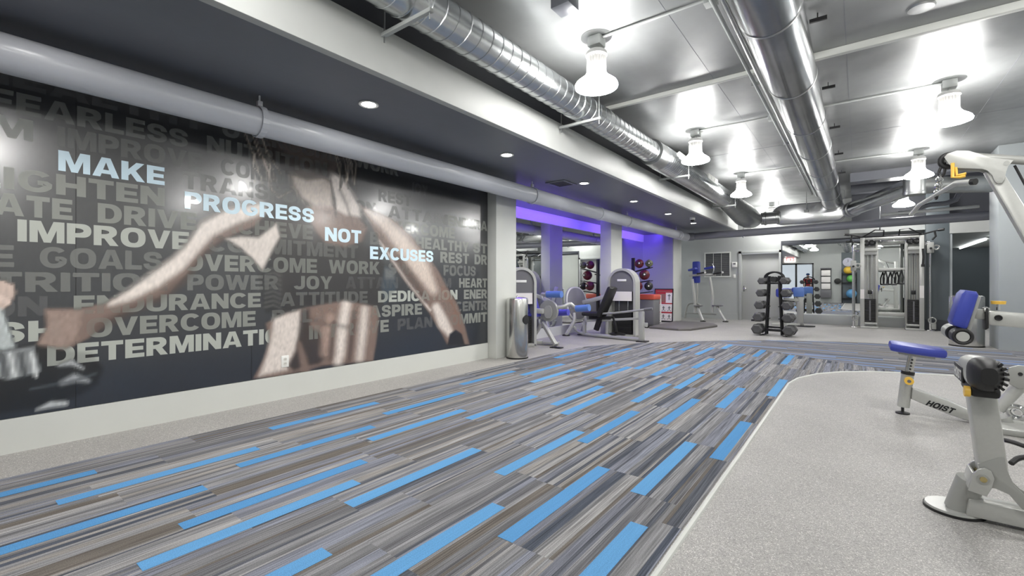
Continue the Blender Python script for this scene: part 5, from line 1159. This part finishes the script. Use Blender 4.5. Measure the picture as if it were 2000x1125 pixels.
# upright and base beyond the edge of the frame
x1 = pa(2088, 560).x
b = MB(); b.box(x1 - .02, x1 + .12, AY - .07, AY + .07, .04, 2.14, .015); obj('upright', b, M_silver, t)
b = MB(); b.box(x1 - .5, x1 + .9, AY - .3, AY + .3, 0, .05, .012); obj('base_plate', b, M_silver2, t)
# chain, carabiner and the bent bar hanging from them
t = thing('cable_chain', 'short chain with black snap hooks hanging from the silver boom', 'chain', tuple(pa(1832, 376)))
b = MB(); b.tube([pa(1845, 318), pa(1838, 326), pa(1833, 338), pa(1838, 347), pa(1845, 338), pa(1846, 326)], .011, 8, 1, True); obj('snap_hook', b, M_black, t)
for k in range(6):
    c = pa(1836 - .9 * k, 345 + 6.2 * k); b = MB(); n = 14; ax = Vector((1, 0, 0)) if k % 2 else Vector((0, 1, 0))
    b.tube([c + Vector((0, 0, 1)) * .029 * math.sin(2 * PI * i / n) + ax * .019 * math.cos(2 * PI * i / n) for i in range(n)], .007, 6, close=True); obj('link', b, M_chrome, t)
c = pa(1829, 384); b = MB(); b.torus(c, .022, .007, (1, .2, 0)); obj('lower_hook', b, M_black, t)
t = thing('lat_bar', 'bent grey lat bar hanging on the chain', 'lat bar', (.53, 5.3, 1.9))
b = MB(); b.tube([(.4155, 6.02, 1.836), (.4667, 5.89, 1.912), (.53, 5.3, 1.912), (.589, 4.80, 1.915), (.66, 4.72, 1.90)], .019, 14); obj('bar', b, M_silver, t)
b = MB(); b.cyl((.66, 4.72, 1.90), (.68, 4.70, 1.896), .024, n=16); obj('end_cap', b, M_black, t)

# ---------------------------------------------------------------- near machine: lever with a padded head on a hinged foot
def pb_(u, v, Y=3.15): return at(u, v, Y)
t = thing('lever_machine', 'silver hinged lever with a black capped head, nearest the camera', 'exercise machine', (.36, 3.2, 0))
c = pb_(1863, 992, 3.2); c.z = 0
b = MB(); b.lathe([(0, 0), (.118, 0), (.118, .012), (0, .012)], c=c, n=40); obj('rubber_foot', b, M_black, t)
b = MB(); b.lathe([(0, .012), (.113, .012), (.11, .022), (0, .024)], c=c, n=40); obj('foot_disc', b, M_silver, t)
h0 = Vector((c.x + .015, 3.18, .02)); h1 = pb_(1897, 940, 3.16)
b = MB(); b.cyl(h0, h1 + Vector((0, 0, .01)), .055, n=28); obj('stub_post', b, M_silver2, t)
pv = pb_(1914, 926, 3.12)
for dy in (-.065, .065):
    ck = [(1886, 948), (1893, 918), (1904, 908), (1918, 905), (1930, 912), (1936, 926), (1930, 946), (1921, 960)]
    b = MB(); b.prism([(q.x, q.z) for q in (pb_(u, v, 3.12) for u, v in ck)], 'y', 3.12 + dy - .007, 3.12 + dy + .007, .004); obj('clevis_plate', b, M_silver, t)
b = MB(); q0, q1 = pb_(1889, 945, 3.12), pb_(1897, 915, 3.12); b.bar(q0, q1, .13, .014, .003, up=(-1, 0, .5)); obj('clevis_web', b, M_silver, t)
b = MB(); b.cyl(pv + Vector((0, -.082, 0)), pv + Vector((0, .082, 0)), .013, n=14); bo = obj('pivot_bolt', b, mat('brass zinc', rgb(196, 180, 130), .3, 1.), t)
b = MB(); b.cyl(pv + Vector((0, -.078, 0)), pv + Vector((0, -.072, 0)), .022, n=16); obj('washer', b, M_silver2, bo)
# gusset and lever
gs = [(1905, 899), (1945, 887), (1957, 886), (1962, 912), (1975, 940), (1998, 962), (2040, 985), (2040, 1000), (1990, 986), (1965, 958), (1938, 946), (1920, 946)]
for dy in (-.05, .05):
    b = MB(); b.prism([(q.x, q.z) for q in (pb_(u, v, 3.12) for u, v in gs)], 'y', 3.12 + dy - .006, 3.12 + dy + .006, .003); obj('gusset_plate', b, M_silver2, t)
b = MB(); b.bar(pb_(1938, 925, 3.12), pb_(1913, 752, 3.12), .10, .105, .014, up=(0, 1, 0)); obj('lever_arm', b, M_silver, t)
# padded head
ca_, cb_ = at(1889, 714, 3.42), at(1929, 734, 2.94)
def head_loft(k0, k1, sc_, n=26):
    rs = []
    for k, s_ in zip(np.linspace(k0, k1, len(sc_)), sc_):
        o_ = ca_.lerp(cb_, float(k)); rs.append([o_ + Vector((math.copysign(abs(math.cos(2 * PI * i / n)) ** .72, math.cos(2 * PI * i / n)) * .056 * s_, 0, math.copysign(abs(math.sin(2 * PI * i / n)) ** .72, math.sin(2 * PI * i / n)) * .075 * s_)) for i in range(n)])
    return loft(rs)
hd = obj('head_housing', head_loft(0, .84, [.55, .8, .9, .95, .97, 1.0, 1.0]), M_silver, t)
obj('end_cap', head_loft(.80, 1.08, [1.02, 1.05, 1.04, .98, .85, .5]), M_black, hd)
b = MB(); o_ = ca_.lerp(cb_, .98)
for k in range(7):
    a = R(-60 + k * 18); b.box(-.006, .012, -.03, .03, -.006, .006, .002, M=Matrix.Translation(o_ + Vector((math.cos(a) * .054, 0, math.sin(a) * .071))) @ Matrix.Rotation(-a, 4, 'Y'))
obj('grip_ribs', b, M_black, hd)
b = MB(); b.box(-.05, .05, -.16, .1, -.1, -.05, .015, M=Matrix.Translation(ca_.lerp(cb_, .6))); obj('underside_block', b, M_black, t)
b = MB(); b.box(-.004, .004, -.12, .12, -.045, .03, .002, M=Matrix.Translation(ca_.lerp(cb_, .35) + Vector((-.053, 0, -.014)))); lp = obj('label_plate', b, M_black, hd)
o_ = ca_.lerp(cb_, .35) + Vector((-.0585, .1, -.05)); text_at('lettering', 'HOIST', o_, (0, -.2, 0), (0, 0, .05), M_plastic, hd)
b = MB(); o_ = ca_.lerp(cb_, .9); b.cyl(o_ + Vector((-.07, -.0, -.085)), o_ + Vector((-.05, 0, -.085)), .025, n=16); obj('adjust_knob', b, M_yellow, t)
# floor beam and loose cables
b = MB(); b.prism([(q.x, q.z) for q in (pb_(u, v, 3.15) for u, v in ((1889, 968), (2120, 1016), (2120, 1052), (1884, 1000)))], 'y', 3.10, 3.20, .01); obj('floor_beam', b, M_silver, t)
for z_, pts in ((0, [(1952, 858, 4.3), (1975, 862, 4.25), (2010, 875, 4.2), (2070, 885, 4.2)]), (1, [(1975, 905, 3.75), (1990, 893, 3.8), (2020, 893, 3.8), (2060, 915, 3.7)])):
    b = MB(); b.tube([at(*p) for p in pts], .014, 8, 2); obj('loose_cable', b, M_black, t)
